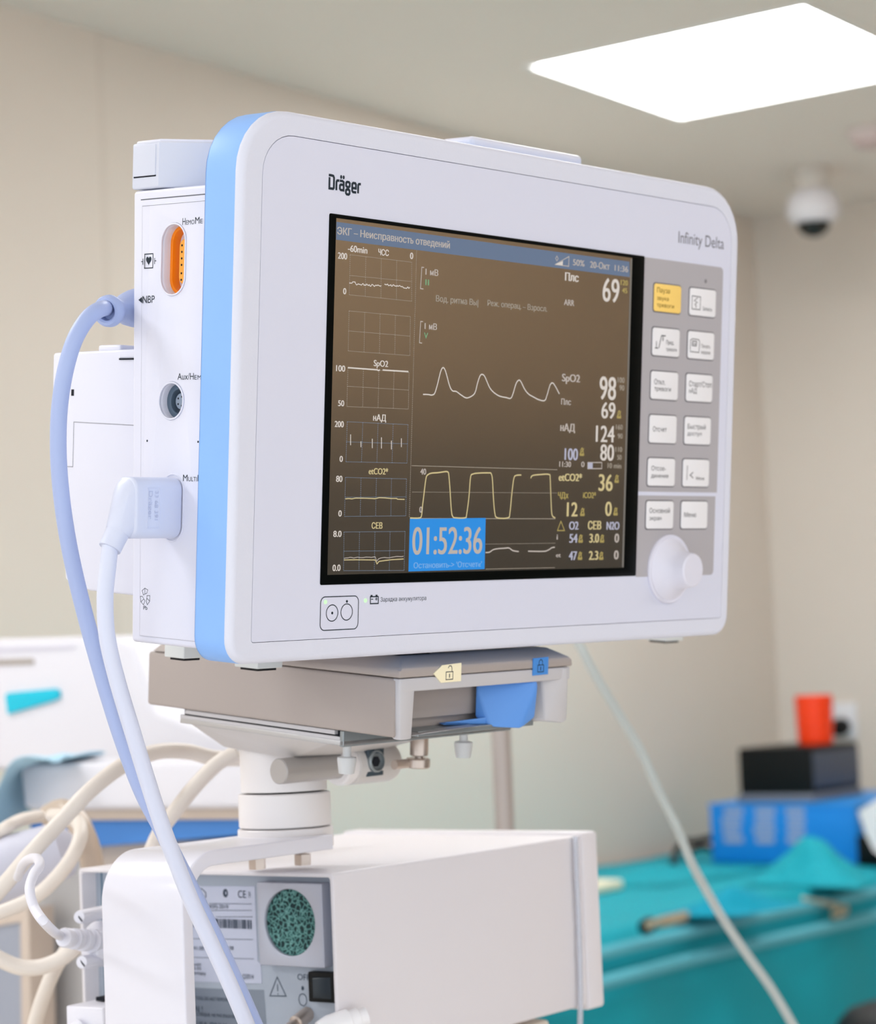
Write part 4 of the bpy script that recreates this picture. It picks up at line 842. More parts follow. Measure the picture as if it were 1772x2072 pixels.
# ================================================================ cables of the monitor
mp = thing('multifunction_cable', 'thick white cable with an angled white plug in the side of the monitor', 'cable', [0.757183, 0.677756, 1.47661])
MPO = [0.757183, 0.677756, 1.47661]
def ppart(mb, name, parent=None): return mb.build(name, parent or mp, 1.0, MPO)
pg = MB()
PGF = lambda a, b, c: (MU0 - c, -a, b)
pg.flat([sloop(37.6, 51.5, -141.6, -115.2, 5.2, k=8)], PGF, 0.4, 27.0, CABLEW, 1.6, 4)
# raised maker's plate on the plug's front
PF = front(37.6)
pg.flat([rrect(-72.5, -65.5, -137.0, -119.5, 0.2, k=2), rrect(-72.2, -65.8, -136.7, -119.8, 0.2, k=2)], PF, -0.2, 0.22, CABLEW)
def vert(a0, b0): return lambda a, b, c: PF(a0 + b, b0 - a, c)
pg.text('Dräger', vert(-71.9, -121.0), 0, 0, 12.0, 2.2, 0.2, MAT('raised lettering', (190, 197, 222), 0.5))
pg.text('33 68 391', vert(-68.4, -121.0), 0, 0, 12.5, 1.9, 0.2, MATS['raised lettering'])
el = [[-67.2102, 44.5, -127.669], [-73.8113, 44.5, -128.121], [-78.6026, 44.5, -132.365], [-83.0148, 44.5, -139.107], [-86.8616, 44.5, -145.813]]
def ring_pts(u, z0, z1, n0, n1, r): return [(u, -p[0], p[1]) for p in sloop(n0, n1, z0, z1, r, k=6)]
mid_ = Vector(el[3]); dv_ = (Vector(el[4]) - Vector(el[2])).normalized(); e1_ = dv_.cross(Vector((0, 1, 0))).normalized(); e2_ = Vector((0, 1, 0))
cir_ = [tuple(mid_ + (e1_ * math.cos(a * PI / 10) + e2_ * math.sin(a * PI / 10)) * 5.3) for a in range(20)]
pg.hull(ring_pts(MU0 - 26.6, -141.0, -115.8, 38.4, 50.7, 5.0) + ring_pts(MU0 - 29.5, -137.0, -118.5, 39.2, 49.9, 5.0) + cir_, CABLEW)
pg.tube([tuple(mid_ - dv_ * 1.0), el[3], el[4]], [5.2, 5.2, 4.9], CABLEW, 24, 4)
pg.lathe([(4.95, -0.6), (4.95, 0.0), (3.9, 0.0), (3.9, -2.0)], el[4], dv_, CABLEW, 24, False)
ppart(tilt(pg), 'plug')
cpts = [[0.723206, 0.682367, 1.45967], [0.722015, 0.683084, 1.45003], [0.72029, 0.683559, 1.43746], [0.720646, 0.683329, 1.42072], [0.725273, 0.682528, 1.40179], [0.732559, 0.681715, 1.38057], [0.740468, 0.681653, 1.3602], [0.748386, 0.681478, 1.34069], [0.757154, 0.681614, 1.32303], [0.766222, 0.681353, 1.30514], [0.775684, 0.680433, 1.2881], [0.785779, 0.678906, 1.26866], [0.797248, 0.67902, 1.24828], [0.814848, 0.683089, 1.22397]]
ppart(MB().tube(cpts, 0.00355, CABLEW, 20, 8), 'cord')
hs_ = thing('blood_pressure_hose', 'lavender blue hose curving down from a flared connector behind the monitor', 'hose', [0.786913, 0.704445, 1.56745])
HSO = [0.786913, 0.704445, 1.56745]
HB = [-44.537, 86.0, -40.2468]; HE = [-62.6007, 84.0, -40.6292]
hv = (Vector(HE) - Vector(HB)); hl = hv.length
con = MB()
con.lathe([(9.6, -14), (8.6, -4), (7.4, 2), (5.6, hl * 0.38), (5.0, hl * 0.55), (5.3, hl * 0.7), (6.6, hl * 0.84), (7.2, hl * 0.95), (7.0, hl * 1.06), (6.2, hl * 1.14), (5.0, hl * 1.16), (4.2, hl * 1.12), (4.0, hl * 0.9)], HB, hv + Vector((0, -4.5, -2.0)), HOSE, 40)
tilt(con).build('connector', hs_, 1.0, HSO)
hp = [mworld(HB) + (mworld(HE) - mworld(HB)) * 0.75] + [Vector(p) for p in [[0.735901, 0.696667, 1.56386], [0.727969, 0.696328, 1.55888], [0.721446, 0.698059, 1.54899], [0.718114, 0.700966, 1.53509], [0.717279, 0.704043, 1.51931], [0.719057, 0.707133, 1.50153], [0.722546, 0.709548, 1.48369], [0.726945, 0.710823, 1.46462], [0.73283, 0.711749, 1.44542], [0.739844, 0.711492, 1.42277], [0.747266, 0.710682, 1.39991], [0.753911, 0.70765, 1.37579], [0.760884, 0.70391, 1.35372], [0.767413, 0.700022, 1.3381], [0.775005, 0.696517, 1.32123], [0.781579, 0.692583, 1.30547], [0.789539, 0.688791, 1.28666], [0.79804, 0.68597, 1.26785], [0.810144, 0.685355, 1.24607], [0.827072, 0.688653, 1.22163]]]
MB().tube(hp, 0.00360, HOSE, 20, 8).build('tube', hs_, 1.0, HSO)

# ================================================================ data cable with a screw plug on the box
DBO = [0.9, 0.860946, 1.2666]
db = thing('data_cable', 'white cable with a ribbed plug and two slotted screws beside the bracket', 'cable', DBO)
def dbp(mb, name, parent=None): return mb.build(name, parent or db, 1.0, DBO)
yc, zc = DBO[1], DBO[2]
q1 = [0.893, 0.857449, 1.26702]; q2 = [0.872, 0.853235, 1.27088]; q3 = [0.857, 0.849592, 1.27399]
hd = MB()
hd.hull([(q1[0] - 0.010, q1[1] + dy, q1[2] + dz) for dy in (-0.006, 0.006) for dz in (-0.0055, 0.0055)] + [(q1[0] + 0.0, q1[1] + dy, q1[2] + dz) for dy in (-0.007, 0.007) for dz in (-0.0105, 0.0105)] + [(PXX, q1[1] + dy - 0.004, q1[2] + dz) for dy in (-0.007, 0.007) for dz in (-0.0105, 0.0105)], DATAW, 0.0012, 3)
dbp(hd, 'plug_hood')
ax_ = Vector(q3) - Vector(q1)
sr = MB(); L_ = ax_.length
pr = [(0.0062, 0.0), (0.0062, L_ * .3)]
for k in range(3):
    d = L_ * (0.32 + 0.22 * k); pr += [(0.0032, d), (0.0032, d + L_ * .09), (0.0057 - 0.0003 * k, d + L_ * .095), (0.0057 - 0.0003 * k, d + L_ * .21)]
pr += [(0.0045, L_)]
sr.lathe(pr, q1, ax_, DATAW, 28)
dbp(sr, 'strain_relief')
for qa, qb in (([0.905, 0.861462, 1.28227], [0.872, 0.852746, 1.28247]), ([0.905, 0.861486, 1.25696], [0.874, 0.853916, 1.25929])):
    d = Vector(qb) - Vector(qa)
    sc = MB().lathe([(0.0034, -0.012), (0.0034, d.length * 0.97), (0.0031, d.length)], qa, d, DATAW, 28)
    e1 = Vector(qb) + d.normalized() * 0.0001
    up = Vector((0.0, -0.0021, -0.0021)); sd_ = Vector((0.0, -0.0003, 0.0003))
    sc.add([e1 + up + sd_, e1 + up - sd_, e1 - up - sd_, e1 - up + sd_], [(0, 1, 2, 3)], GAP, False)
    dbp(sc, 'retaining_screw')
cp = [[0.862, 0.850363, 1.27314], [0.853, 0.848362, 1.27548], [0.758982, 0.762429, 1.29362], [0.759096, 0.770068, 1.30096], [0.761109, 0.774923, 1.30912], [0.769122, 0.780247, 1.315], [0.777773, 0.784988, 1.31822], [0.791528, 0.800046, 1.32001], [0.810886, 0.824999, 1.31799], [0.830508, 0.849934, 1.313], [0.857875, 0.881792, 1.30374]]
dbp(MB().tube(cp, 0.00235, DATAW, 16, 8), 'cord')
b2 = [0.88, 0.850238, 1.23527]
o = thing('mains_plug', 'pale grey square plug below the data cable plug', 'plug', b2)
MB().box(b2[0] - 0.012, PXX, b2[1] - 0.016, b2[1] + 0.010, b2[2] - 0.028, b2[2] + 0.0025, DATAW, 0.001).build('plug_body', o, 1.0, b2)
MB().lathe([(0.006, 0), (0.006, 0.012), (0.004, 0.02)], (b2[0] - 0.012, b2[1] - 0.002, b2[2] - 0.009), (-1, 0.4, -0.6), DATAW, 24).build('cord_grip', o, 1.0, b2)
MB().box(b2[0] + 0.004, PXX, b2[1] - 0.013, b2[1] + 0.004, b2[2] + 0.003, b2[2] + 0.005, GAP).build('plug_slot', o, 1.0, b2)

# ================================================================ loose cream cables
CABS = [
 ('cream_cable', 'cream cable arching from the lower left up behind the white cable to the mount', 0.0044, [[0.858451, 0.918412, 1.28116], [0.866969, 0.904578, 1.29605], [0.875402, 0.890554, 1.31353], [0.891123, 0.88381, 1.32913], [0.907721, 0.875705, 1.34574], [0.932782, 0.873517, 1.35799], [0.957632, 0.872481, 1.36311], [0.982211, 0.872596, 1.36185], [0.99795, 0.868203, 1.35764], [1.02304, 0.86767, 1.35573], [1.0467, 0.868914, 1.3559]]),
 ('cream_cable', 'cream cable dropping from the mount behind the bent bracket', 0.0043, [[0.97521, 0.830469, 1.36134], [0.969149, 0.839731, 1.35559], [0.962499, 0.850532, 1.34397], [0.956675, 0.860331, 1.33094], [0.959128, 0.875873, 1.31721], [0.962564, 0.89104, 1.29501], [0.967809, 0.904696, 1.26408]]),
 ('cream_cable', 'cream cable looping round beside the blue stripe of the cart', 0.0042, [[0.91793, 0.974089, 1.27369], [0.925809, 0.962519, 1.27726], [0.935173, 0.94843, 1.2843], [0.942025, 0.937476, 1.29482], [0.946909, 0.929124, 1.30685], [0.956253, 0.932045, 1.31708], [0.969802, 0.946906, 1.32293], [0.987699, 0.973408, 1.32521], [1.01155, 1.00927, 1.32398]]),
 ('cream_cable', 'cream cable sagging across the lower left corner under the data plug', 0.0044, [[0.897292, 0.952845, 1.2599], [0.903739, 0.944459, 1.2538], [0.910142, 0.935974, 1.24904], [0.916404, 0.92717, 1.24859], [0.922231, 0.918527, 1.25194], [0.927039, 0.911026, 1.25778], [0.938106, 0.912252, 1.26181], [0.947687, 0.915723, 1.26467]]),
 ('cream_cable', 'cream cable hanging straight down in the lower left corner', 0.0043, [[0.992546, 0.975161, 1.25347], [0.980676, 0.975962, 1.24202], [0.970478, 0.974217, 1.23205], [0.967684, 0.980017, 1.21665], [0.965762, 0.984761, 1.19977], [0.964211, 0.990345, 1.17152]]),
 ('cream_cable', 'short cream cable end at the left edge below the blue towel', 0.0040, [[0.988737, 1.04312, 1.31079], [0.99374, 1.03545, 1.31576], [0.997076, 1.03033, 1.31908], [1.01558, 1.03863, 1.32123], [1.04323, 1.05165, 1.32097]]),
]
for nm, lb_, r, pts in CABS:
    o = MB().tube(pts, r, CREAMC, 16, 8).build(nm); tag(o, lb_, 'cable', 'cream cables by the cart')

# ================================================================ white cart behind, at the left
KX = 1.42
CARTW = MAT('cart white plastic', (220, 220, 228), 0.35); CARTB = MAT('cart blue stripe', (72, 136, 214), 0.5); CARTG = MAT('cart beige body', (198, 184, 172), 0.55); CYAN = MAT('cyan plate', (0, 190, 218), 0.4); CARTS = MAT('cart grey side', (188, 186, 186), 0.5)
KO = [1.42, 1.33151, 1.23272]; KO[2] = 0.0
cart = thing('medical_cart', 'white plastic medical cart with a cyan plate and blue stripe, behind the cables', 'cart', KO)
def kpart(mb, name, parent=None): return mb.build(name, parent or cart, 1.0, KO)
def fx(pts): return [(-p[1], p[2]) for p in pts]
bpX = 1.62
bkp = MB().flat([fx([[1.62, 1.77009, 1.32245], [1.62, 1.76507, 1.45331], [1.62, 1.53092, 1.44822], [1.62, 1.51382, 1.44562], [1.62, 1.50278, 1.43771], [1.62, 1.48316, 1.38515], [1.62, 1.47546, 1.37666], [1.62, 1.44997, 1.36872], [1.62, 1.40241, 1.35322], [1.62, 1.38519, 1.34124], [1.62, 1.38328, 1.31883]])], facex(bpX), -0.05, 0.0, CARTW, 0.008, 3)
bkp = kpart(bkp, 'back_panel')
o = kpart(MB().flat([fx([[1.62, 1.67235, 1.39554], [1.62, 1.66882, 1.39786], [1.62, 1.60398, 1.40029], [1.62, 1.59944, 1.39778], [1.62, 1.59906, 1.3911], [1.62, 1.60712, 1.38847], [1.62, 1.66966, 1.37707]])], facex(bpX), -0.002, 0.004, CYAN, 0.001), 'cyan_plate', bkp); o['label'] = 'cyan plate'
kpart(MB().flat([fx([[1.62, 1.72311, 1.43187], [1.62, 1.63619, 1.43059], [1.62, 1.63358, 1.42857], [1.62, 1.63441, 1.42475], [1.62, 1.72336, 1.42548]])], facex(bpX), 0.0, 0.0015, MAT('slot shade', (168, 160, 154), 0.7)), 'label_slot', bkp)
kpart(MB().flat([fx([[1.62, 1.72269, 1.44268], [1.62, 1.57988, 1.43988], [1.62, 1.57865, 1.43793], [1.62, 1.72282, 1.43924]])], facex(bpX), 0.0, 0.0015, MAT('groove lilac', (206, 204, 218), 0.7)), 'groove', bkp)
lg = MB().flat([fx([[1.42, 1.45476, 1.33028], [1.42, 1.45218, 1.33531], [1.42, 1.44615, 1.33735], [1.42, 1.19927, 1.33732], [1.42, 1.20107, 1.2987], [1.42, 1.44304, 1.29743], [1.42, 1.45123, 1.29995]])], facex(KX), -0.09, 0.0, CARTW, 0.006, 3)
kpart(lg, 'ledge')
kpart(MB().flat([fx([[1.42, 1.43419, 1.29744], [1.42, 1.20105, 1.29909], [1.42, 1.20148, 1.28973], [1.42, 1.4141, 1.2883]])], facex(KX + 0.01), -0.07, 0.0, CARTG, 0.001), 'under_rail')
kpart(MB().flat([fx([[1.44, 1.46357, 1.29089], [1.44, 1.26557, 1.29165], [1.44, 1.24962, 1.29208], [1.44, 1.22316, 1.29766], [1.44, 1.21639, 1.29806], [1.44, 1.21738, 1.27673], [1.44, 1.44689, 1.26134], [1.44, 1.46482, 1.2603]])], facex(KX + 0.02), -0.07, 0.0, CARTB, 0.002), 'blue_stripe')
kz = 1.27068
y0_ = 1.51097; y1_ = 1.23793
kpart(MB().box(KX + 0.04, KX + 0.14, y1_, y0_ - 0.02, 0.08, kz, CARTG, 0.006), 'cabinet_body')
gsd = [[1.455, 1.4809, 1.20918], [1.455, 1.42632, 1.26111], [1.455, 1.39845, 1.2321], [1.455, 1.40287, 1.06145], [1.455, 1.48235, 1.05604]]
kpart(MB().flat([fx(gsd)], facex(KX + 0.035), -0.05, 0.0, CARTS, 0.002), 'side_flap')
kpart(MB().flat([fx([[1.4, 1.48602, 1.19815], [1.4, 1.44647, 1.20428], [1.4, 1.44966, 1.06745], [1.4, 1.49129, 1.06462]])], facex(KX - 0.01), -0.03, 0.0, MAT('grey blue drawer', (150, 156, 170), 0.4)), 'drawer_front')
kpart(MB().flat([fx([[1.4, 1.4856, 1.20862], [1.4, 1.43543, 1.21613], [1.4, 1.43795, 1.06825], [1.4, 1.44966, 1.06745], [1.4, 1.44647, 1.20428], [1.4, 1.48602, 1.19815]])], facex(KX - 0.012), -0.03, 0.0, CARTG, 0.001), 'drawer_frame')
for yv in (y1_ + 0.05, y0_ - 0.08):
    kpart(MB().lathe([(0.035, -0.012), (0.04, -0.008), (0.04, 0.008), (0.035, 0.012)], (KX + 0.09, yv, 0.04), (1, 0, 0), BLK, 24), 'wheel')
# towel over the ledge
TOW = MAT('light blue cloth', (172, 208, 228), 0.85, spec=0.1, bump=(900.0, 0.2, 0.0005)); 
tw = MB(); rows = []
pth = [[1.4, 1.37488, 1.34216], [1.4, 1.3873, 1.34519], [1.4, 1.4063, 1.34503], [1.4, 1.42212, 1.34192], [1.4, 1.43411, 1.33542], [1.4, 1.44164, 1.32383], [1.4, 1.44468, 1.30719], [1.4, 1.44991, 1.2947], [1.4, 1.4527, 1.28428], [1.4, 1.44001, 1.27687], [1.4, 1.42356, 1.27822]]
for i, p in enumerate(pth):
    w = (0.015, 0.05, 0.09, 0.12, 0.14, 0.15, 0.15, 0.14, 0.12, 0.1, 0.05)[i]
    rows.append([(p[0] - 0.012 - 0.01 * (i > 5) + w * k / 6.0 - 0.01, p[1] + 0.006 * math.sin(k * 1.3 + i) + 0.012 * k * (i > 3), p[2] + 0.002 * math.sin(k * 2 + i)) for k in range(7)])
vs = [q for r in rows for q in r]; fs = [(i * 7 + k, i * 7 + k + 1, (i + 1) * 7 + k + 1, (i + 1) * 7 + k) for i in range(len(rows) - 1) for k in range(6)]
tw.add(vs, fs, TOW)
o = tw.build('towel'); tag(o, 'light blue cloth draped over the left end of the white cart ledge', 'cloth')
md = o.modifiers.new('thick', 'SOLIDIFY'); md.thickness = 0.003; md = o.modifiers.new('sub', 'SUBSURF'); md.levels = 2; md.render_levels = 2
# cart's curved beige edge, shaped as a band beside the loop of cable
bd = MB().tube([[1.08288, 1.08266, 1.31861], [1.0729, 1.06158, 1.32251], [1.07034, 1.04839, 1.31804], [1.06701, 1.037, 1.3075], [1.07021, 1.03435, 1.29181], [1.07208, 1.03395, 1.27314], [1.07253, 1.03628, 1.24838]], 0.0075, MAT('clear beige band', (214, 198, 182), 0.35, trans=0.3), 16)
o = bd.build('cart_edge_band'); tag(o, 'translucent beige band for the cart edge, bending down in front of the blue stripe', 'hose')
wr = MB().lathe([(0.008, -0.036), (0.017, -0.03), (0.02, 0.0), (0.017, 0.03), (0.008, 0.036)], [1.00098, 1.02777, 1.2945], (0.5, -0.8, 0.3), MAT('canister plastic', (196, 198, 214), 0.5), 32)
o = wr.build('paper_roll'); tag(o, 'blurred white rounded canister at the left edge below the towel', 'canister')

# ================================================================ background right: pole, tube, table, boxes
POLE = MAT('pole grey', (176, 168, 164), 0.4, metal=0.3)
pp = [1.75531, 1.18149, 1.25122]
pl = thing('drip_stand', 'grey upright stand pole behind the docking base', 'stand', (pp[0], pp[1], 0))
MB().lathe([(0.0088, 0.12), (0.0088, 1.76)], (pp[0], pp[1], 0), (0, 0, 1), POLE, 24).build('pole', pl, 1.0, (pp[0], pp[1], 0))
MB().lathe([(0.028, 0.06), (0.028, 0.12)], (pp[0], pp[1], 0), (0, 0, 1), POLE, 24).build('hub', pl, 1.0, (pp[0], pp[1], 0))
MB().tube([(pp[0], pp[1], 1.755), (pp[0] + 0.03, pp[1] - 0.02, 1.775), (pp[0] + 0.055, pp[1] - 0.04, 1.75), (pp[0] + 0.06, pp[1] - 0.045, 1.765)], 0.005, POLE, 10).build('hook', pl, 1.0, (pp[0], pp[1], 0))
for k in range(5):
    a = k * 2 * PI / 5
    MB().tube([(pp[0], pp[1], 0.09), (pp[0] + 0.15 * math.cos(a), pp[1] + 0.15 * math.sin(a), 0.07), (pp[0] + 0.28 * math.cos(a), pp[1] + 0.28 * math.sin(a), 0.02)], 0.011, POLE, 10).build('leg', pl, 1.0, (pp[0], pp[1], 0))
ct = MB().tube([(pp[0] + 0.055, pp[1] - 0.04, 1.742)] + [[1.63442, 1.05166, 1.58762], [1.53621, 0.97707, 1.48573], [1.49365, 0.939296, 1.4339], [1.49116, 0.927749, 1.41476], [1.50928, 0.922919, 1.38622], [1.53673, 0.922095, 1.35895], [1.56323, 0.922436, 1.33307], [1.59042, 0.92281, 1.29888], [1.61725, 0.923315, 1.26789], [1.64136, 0.927101, 1.24157], [1.66618, 0.929509, 1.21827], [1.69366, 0.928821, 1.1895], [1.72355, 0.925066, 1.15797], [1.7544, 0.920021, 1.12579], [1.78572, 0.915133, 1.08675], [1.81744, 0.910263, 1.04277]], 0.0036, MAT('pale infusion line', (214, 222, 222), 0.3, trans=0.35, ior=1.3), 14)
o = ct.build('infusion_line'); tag(o, 'pale clear tube slanting down from behind the monitor past the draped table', 'tube')

TZ = 0.95
TEAL = MAT('teal drape', (24, 172, 190), 0.7, spec=0.25, bump=(60.0, 0.15, 0.004), vary=0.12)
TEALSHADE = MAT('teal fold shadow', (10, 150, 178), 0.75, spec=0.2)  # darker teal stands for the shadow of the drape's folds
TEALL = MAT('drape border', (96, 186, 204), 0.6, spec=0.3)
X_A, X_B = 2.2, 5.25
Y_A, Y_B = 2.06, 2.74
dt = thing('instrument_table', 'long table wrapped in teal drapes against the wall at the right', 'table', (3.8, 2.4, 0))
DTO = (3.8, 2.4, 0)
MB().box(X_A + 0.02, X_B - 0.02, Y_A + 0.02, Y_B, TZ - 0.04, TZ - 0.006, MOUNT).build('tabletop', dt, 1.0, DTO)
for x, y in ((X_A + 0.1, Y_A + 0.1), (X_B - 0.1, Y_A + 0.1), (X_A + 0.1, Y_B - 0.1), (X_B - 0.1, Y_B - 0.1)):
    MB().lathe([(0.02, 0), (0.02, TZ - 0.04)], (x, y, 0), (0, 0, 1), POLE, 16).build('leg', dt, 1.0, DTO)
dp = MB(); NX, NYT, NZ = 90, 16, 18
rs_ = random.Random(5)
def wob(x, y): return 0.002 * math.sin(7 * x + 3 * y) + 0.001 * math.sin(13 * x - 9 * y) + 0.001 * math.sin(31 * x + 17 * y)
vs = []; fs = []
for i in range(NX + 1):
    x = X_A + (X_B - X_A) * i / NX
    for j in range(NYT + 1):
        y = Y_B - (Y_B - Y_A) * j / NYT
        vs.append((x, y, TZ + 0.004 + abs(wob(x, y))))
    for j in range(1, NZ + 1):
        z = TZ - (TZ - 0.12) * j / NZ
        vs.append((x, Y_A - 0.004 - 0.012 * min(1, j / 5) * (1 + math.sin(6 * x + 0.4 * j)) - 0.006 * math.sin(17 * x), z))
NN = NYT + NZ + 1
for i in range(NX):
    for j in range(NN - 1): fs.append((i * NN + j, i * NN + j + 1, (i + 1) * NN + j + 1, (i + 1) * NN + j))
dp.add(vs, fs, TEAL)
o = dp.build('surgical_drape', sharp=180); o.modifiers.new('thick', 'SOLIDIFY').thickness = 0.002; tag(o, 'teal surgical drape covering the top and front of the long table', 'drape')
# lighter border bands across the front of the drape
bd = MB()
for (za_, zb_2, yo) in ((TZ - 0.012, TZ - 0.032, 0.026), (TZ - 0.056, TZ - 0.078, 0.036)):
    vs = []; fs = []
    for i in range(61):
        x = X_A + (X_B - X_A) * i / 60
        vs += [(x, Y_A - yo, za_ + 0.003 * math.sin(4 * x)), (x, Y_A - yo - 0.004, zb_2 + 0.003 * math.sin(4 * x))]
    for i in range(60): fs.append((2 * i, 2 * i + 1, 2 * i + 3, 2 * i + 2))
    bd.add(vs, fs, TEALL)
ob = bd.build('border_band', o); ob.modifiers.new('thick', 'SOLIDIFY').thickness = 0.002
ob.parent = o
def mound(name, label, c, rx, ry, h, mat, seed, cat='cloth', peak=1.0):
    r = random.Random(seed); n = 26
    bl = [(r.uniform(-.45, .45), r.uniform(-.35, .35), r.uniform(.22, .42), r.uniform(.55, 1.0)) for _ in range(4)]
    ph = [r.uniform(0, 6.28) for _ in range(4)]
    vs = []; fs = []; zs_ = []
    for i in range(n + 1):
        for j in range(n + 1):
            x = -1 + 2 * i / n; y = -1 + 2 * j / n
            e = max(0.0, 1 - x * x) * max(0.0, 1 - y * y)
            z = sum(a * math.exp(-((x - bx) ** 2 + (y - by) ** 2) / (2 * w * w)) for bx, by, w, a in bl)
            z += 0.16 * abs(math.sin(5 * x + 3 * y + ph[0])) + 0.12 * abs(math.sin(7 * y - 4 * x + ph[1]))
            z *= min(1.0, 2.2 * e) * peak
            k = 1 + 0.1 * math.sin(3 * math.atan2(y, x) + ph[2])
            vs.append((c[0] + rx * x * k, c[1] + ry * y * k)); zs_.append(z)
    zm = max(zs_)
    vs = [(p[0], p[1], c[2] + h * (z / zm) ** 0.75) for p, z in zip(vs, zs_)]
    for i in range(n):
        for j in range(n): fs.append((i * (n + 1) + j, (i + 1) * (n + 1) + j, (i + 1) * (n + 1) + j + 1, i * (n + 1) + j + 1))
    o = MB().add(vs, fs, mat).build(name, sharp=60); tag(o, label, cat); return o
mound('folded_cloth', 'bunched teal cloth standing up in front of the blue box', [4.18961, 2.08696, 0.9585], 0.085, 0.12, 0.088, TEAL, 2)
mound('folded_cloth', 'shadow of drape folds beside the pale tube, built as a darker teal mound', [3.71131, 2.01722, 0.9585], 0.12, 0.09, 0.042, TEALSHADE, 4)
mound('folded_cloth', 'low teal cloth at the left end of the table by the instrument box', [4.24453, 2.4782, 0.9585], 0.20, 0.14, 0.022, TEAL, 6)
gz = [3.94923, 2.43691, 0.957]
o = MB().box(gz[0] - 0.08, gz[0] + 0.04, gz[1] - 0.03, gz[1] + 0.03, gz[2], gz[2] + 0.02, MAT('cream gauze', (244, 236, 208), 0.8), 0.006).build('gauze_pad'); tag(o, 'small cream gauze pad on the drape beside the instrument box', 'gauze')
# towel clamps with gold rings on the table edge
GOLD = MAT('brass clamp', (190, 178, 152), 0.35, metal=0.7)
def ring(mb, c, R, r, axis, mat, n=28, m=8):
    ax = Vector(axis).normalized(); e1 = ax.orthogonal().normalized(); e2 = ax.cross(e1); vs = []; fs = []
    for i in range(n):
        a = 2 * PI * i / n; d = e1 * math.cos(a) + e2 * math.sin(a)
        for j in range(m):
            b = 2 * PI * j / m; vs.append(Vector(c) + d * (R + r * math.cos(b)) + ax * r * math.sin(b))
    for i in range(n):
        for j in range(m): fs.append((i * m + j, ((i + 1) % n) * m + j, ((i + 1) % n) * m + (j + 1) % m, i * m + (j + 1) % m))
    return mb.add(vs, fs, mat)
def clamp(label, p, tip, group):
    t = thing('towel_clamp', label, 'clamp', p, None, group)
    P = Vector(p); T = Vector(tip); d = (T - P)
    for s in (-1, 1):
        off = Vector((0.016 * s, 0, 0.0))
        a = MB().tube([T, P + d * 0.45 + off * 0.4, P + off * 0.8], 0.0038, GOLD, 10); a.build('arm', t, 1.0, p)
        MB_ = ring(MB(), P + off * 0.8 + Vector((0, -0.008, -0.012)), 0.011, 0.0035, (0.3, 0.8, 0.5), GOLD); MB_.build('finger_ring', t, 1.0, p)
clamp('brass towel clamp hanging over the table edge below the blue box', [4.13466, 2.02, 0.919394], [3.86292, 1.95087, 0.962], 'towel clamps on the drape')
t = thing('towel_clamp', 'small dark tipped clamp lying on the drape left of the slanting tube', 'clamp', [3.44728, 1.99784, 0.962], None, 'towel clamps on the drape')
p = [3.44728, 1.99784, 0.962]
for s in (-1, 1):
    MB().tube([[3.41323, 2.01466, 0.962], [3.41475, 1.98375, 0.966], [3.4891, 1.98772, 0.966]] if s < 0 else [[3.3353, 1.96866, 0.972], [3.4194, 1.98609, 0.972], [3.49534, 1.988, 0.972]], 0.006, GOLD, 10).build('arm', t, 1.0, p)
MB().lathe([(0.012, -0.012), (0.014, 0), (0.012, 0.012)], [3.37527, 1.9942, 0.966], (1, 0, 0.2), BLK, 16).build('tip', t, 1.0, p)
# blue carton with grey blocks
CB = MAT('blue carton', (0, 136, 226), 0.5, vary=0.04); CBM = MAT('carton print', (150, 166, 200), 0.5); CBT = MAT('blue carton lid', (40, 144, 226), 0.5)
bx0 = [4.54324, 2.51286, 0.96]
BXc = bx0[0]; yl = bx0[1]; yr = 2.1601
zt2 = 1.08122
bb = thing('carton', 'bright blue carton with three grey printed blocks on the teal table', 'box', (BXc, yl, TZ + 0.0085))
BO_ = (BXc, yl, TZ + 0.0085)
m_ = MB().box(BXc, BXc + 0.45, yr, yl, TZ + 0.0085, zt2, CB, 0.004)
rb = random.Random(9)
for px in [[-2.48338, -2.42802], [-2.40607, -2.34925], [-2.32888, -2.27187]]:
    zb3 = TZ + 0.05; hh = (zt2 - TZ) * 0.62
    for k in range(4):
        w = (px[1] - px[0]); a0 = px[0] + rb.uniform(0, 0.15) * w; a1 = px[1] - rb.uniform(0, 0.2) * w
        m_.flat([rrect(a0, a1, zb3 + hh * k / 4 + 0.002, zb3 + hh * (k + 1) / 4 - 0.003, 0.004, k=3)], facex(BXc), -0.001, 0.001, CBM)
m_.build('carton_body', bb, 1.0, BO_)
MB().box(BXc - 0.002, BXc + 0.452, yr - 0.002, yl + 0.002, zt2 - 0.001, zt2 + 0.006, CBT, 0.002).build('lid', bb, 1.0, BO_)
# black device on the carton
zc0 = zt2 + 0.007
dX = BXc + 0.03
dl = 2.45151; dr_ = 2.27609; dzt = 1.20663
dX1 = 4.81419
bd_ = thing('black_device', 'black boxy device with a dark grey side on top of the blue carton', 'device', (dX, dr_, zc0))
BD = (dX, dr_, zc0)
MB().box(dX, dX1, dr_, dl, zc0, dzt, BLK, 0.005).build('body', bd_, 1.0, BD)
MB().box(dX + 0.012, dX1 - 0.006, dr_ - 0.004, dr_ + 0.002, zc0 + 0.03, dzt - 0.012, MAT('dark grey panel', (70, 78, 92), 0.5), 0.002).build('side_plate', bd_, 1.0, BD)
MB().box(dX - 0.004, dX1 + 0.004, dr_ - 0.005, dl + 0.005, zc0, zc0 + 0.018, MAT('grey foot plate', (112, 116, 126), 0.5), 0.003).build('foot_plate', bd_, 1.0, BD)
cxr = [4.72587, 2.33609, 1.21317]
RED = MAT('orange red cup', (255, 66, 6), 0.45)
rc_ = 0.042; rh = 0.108
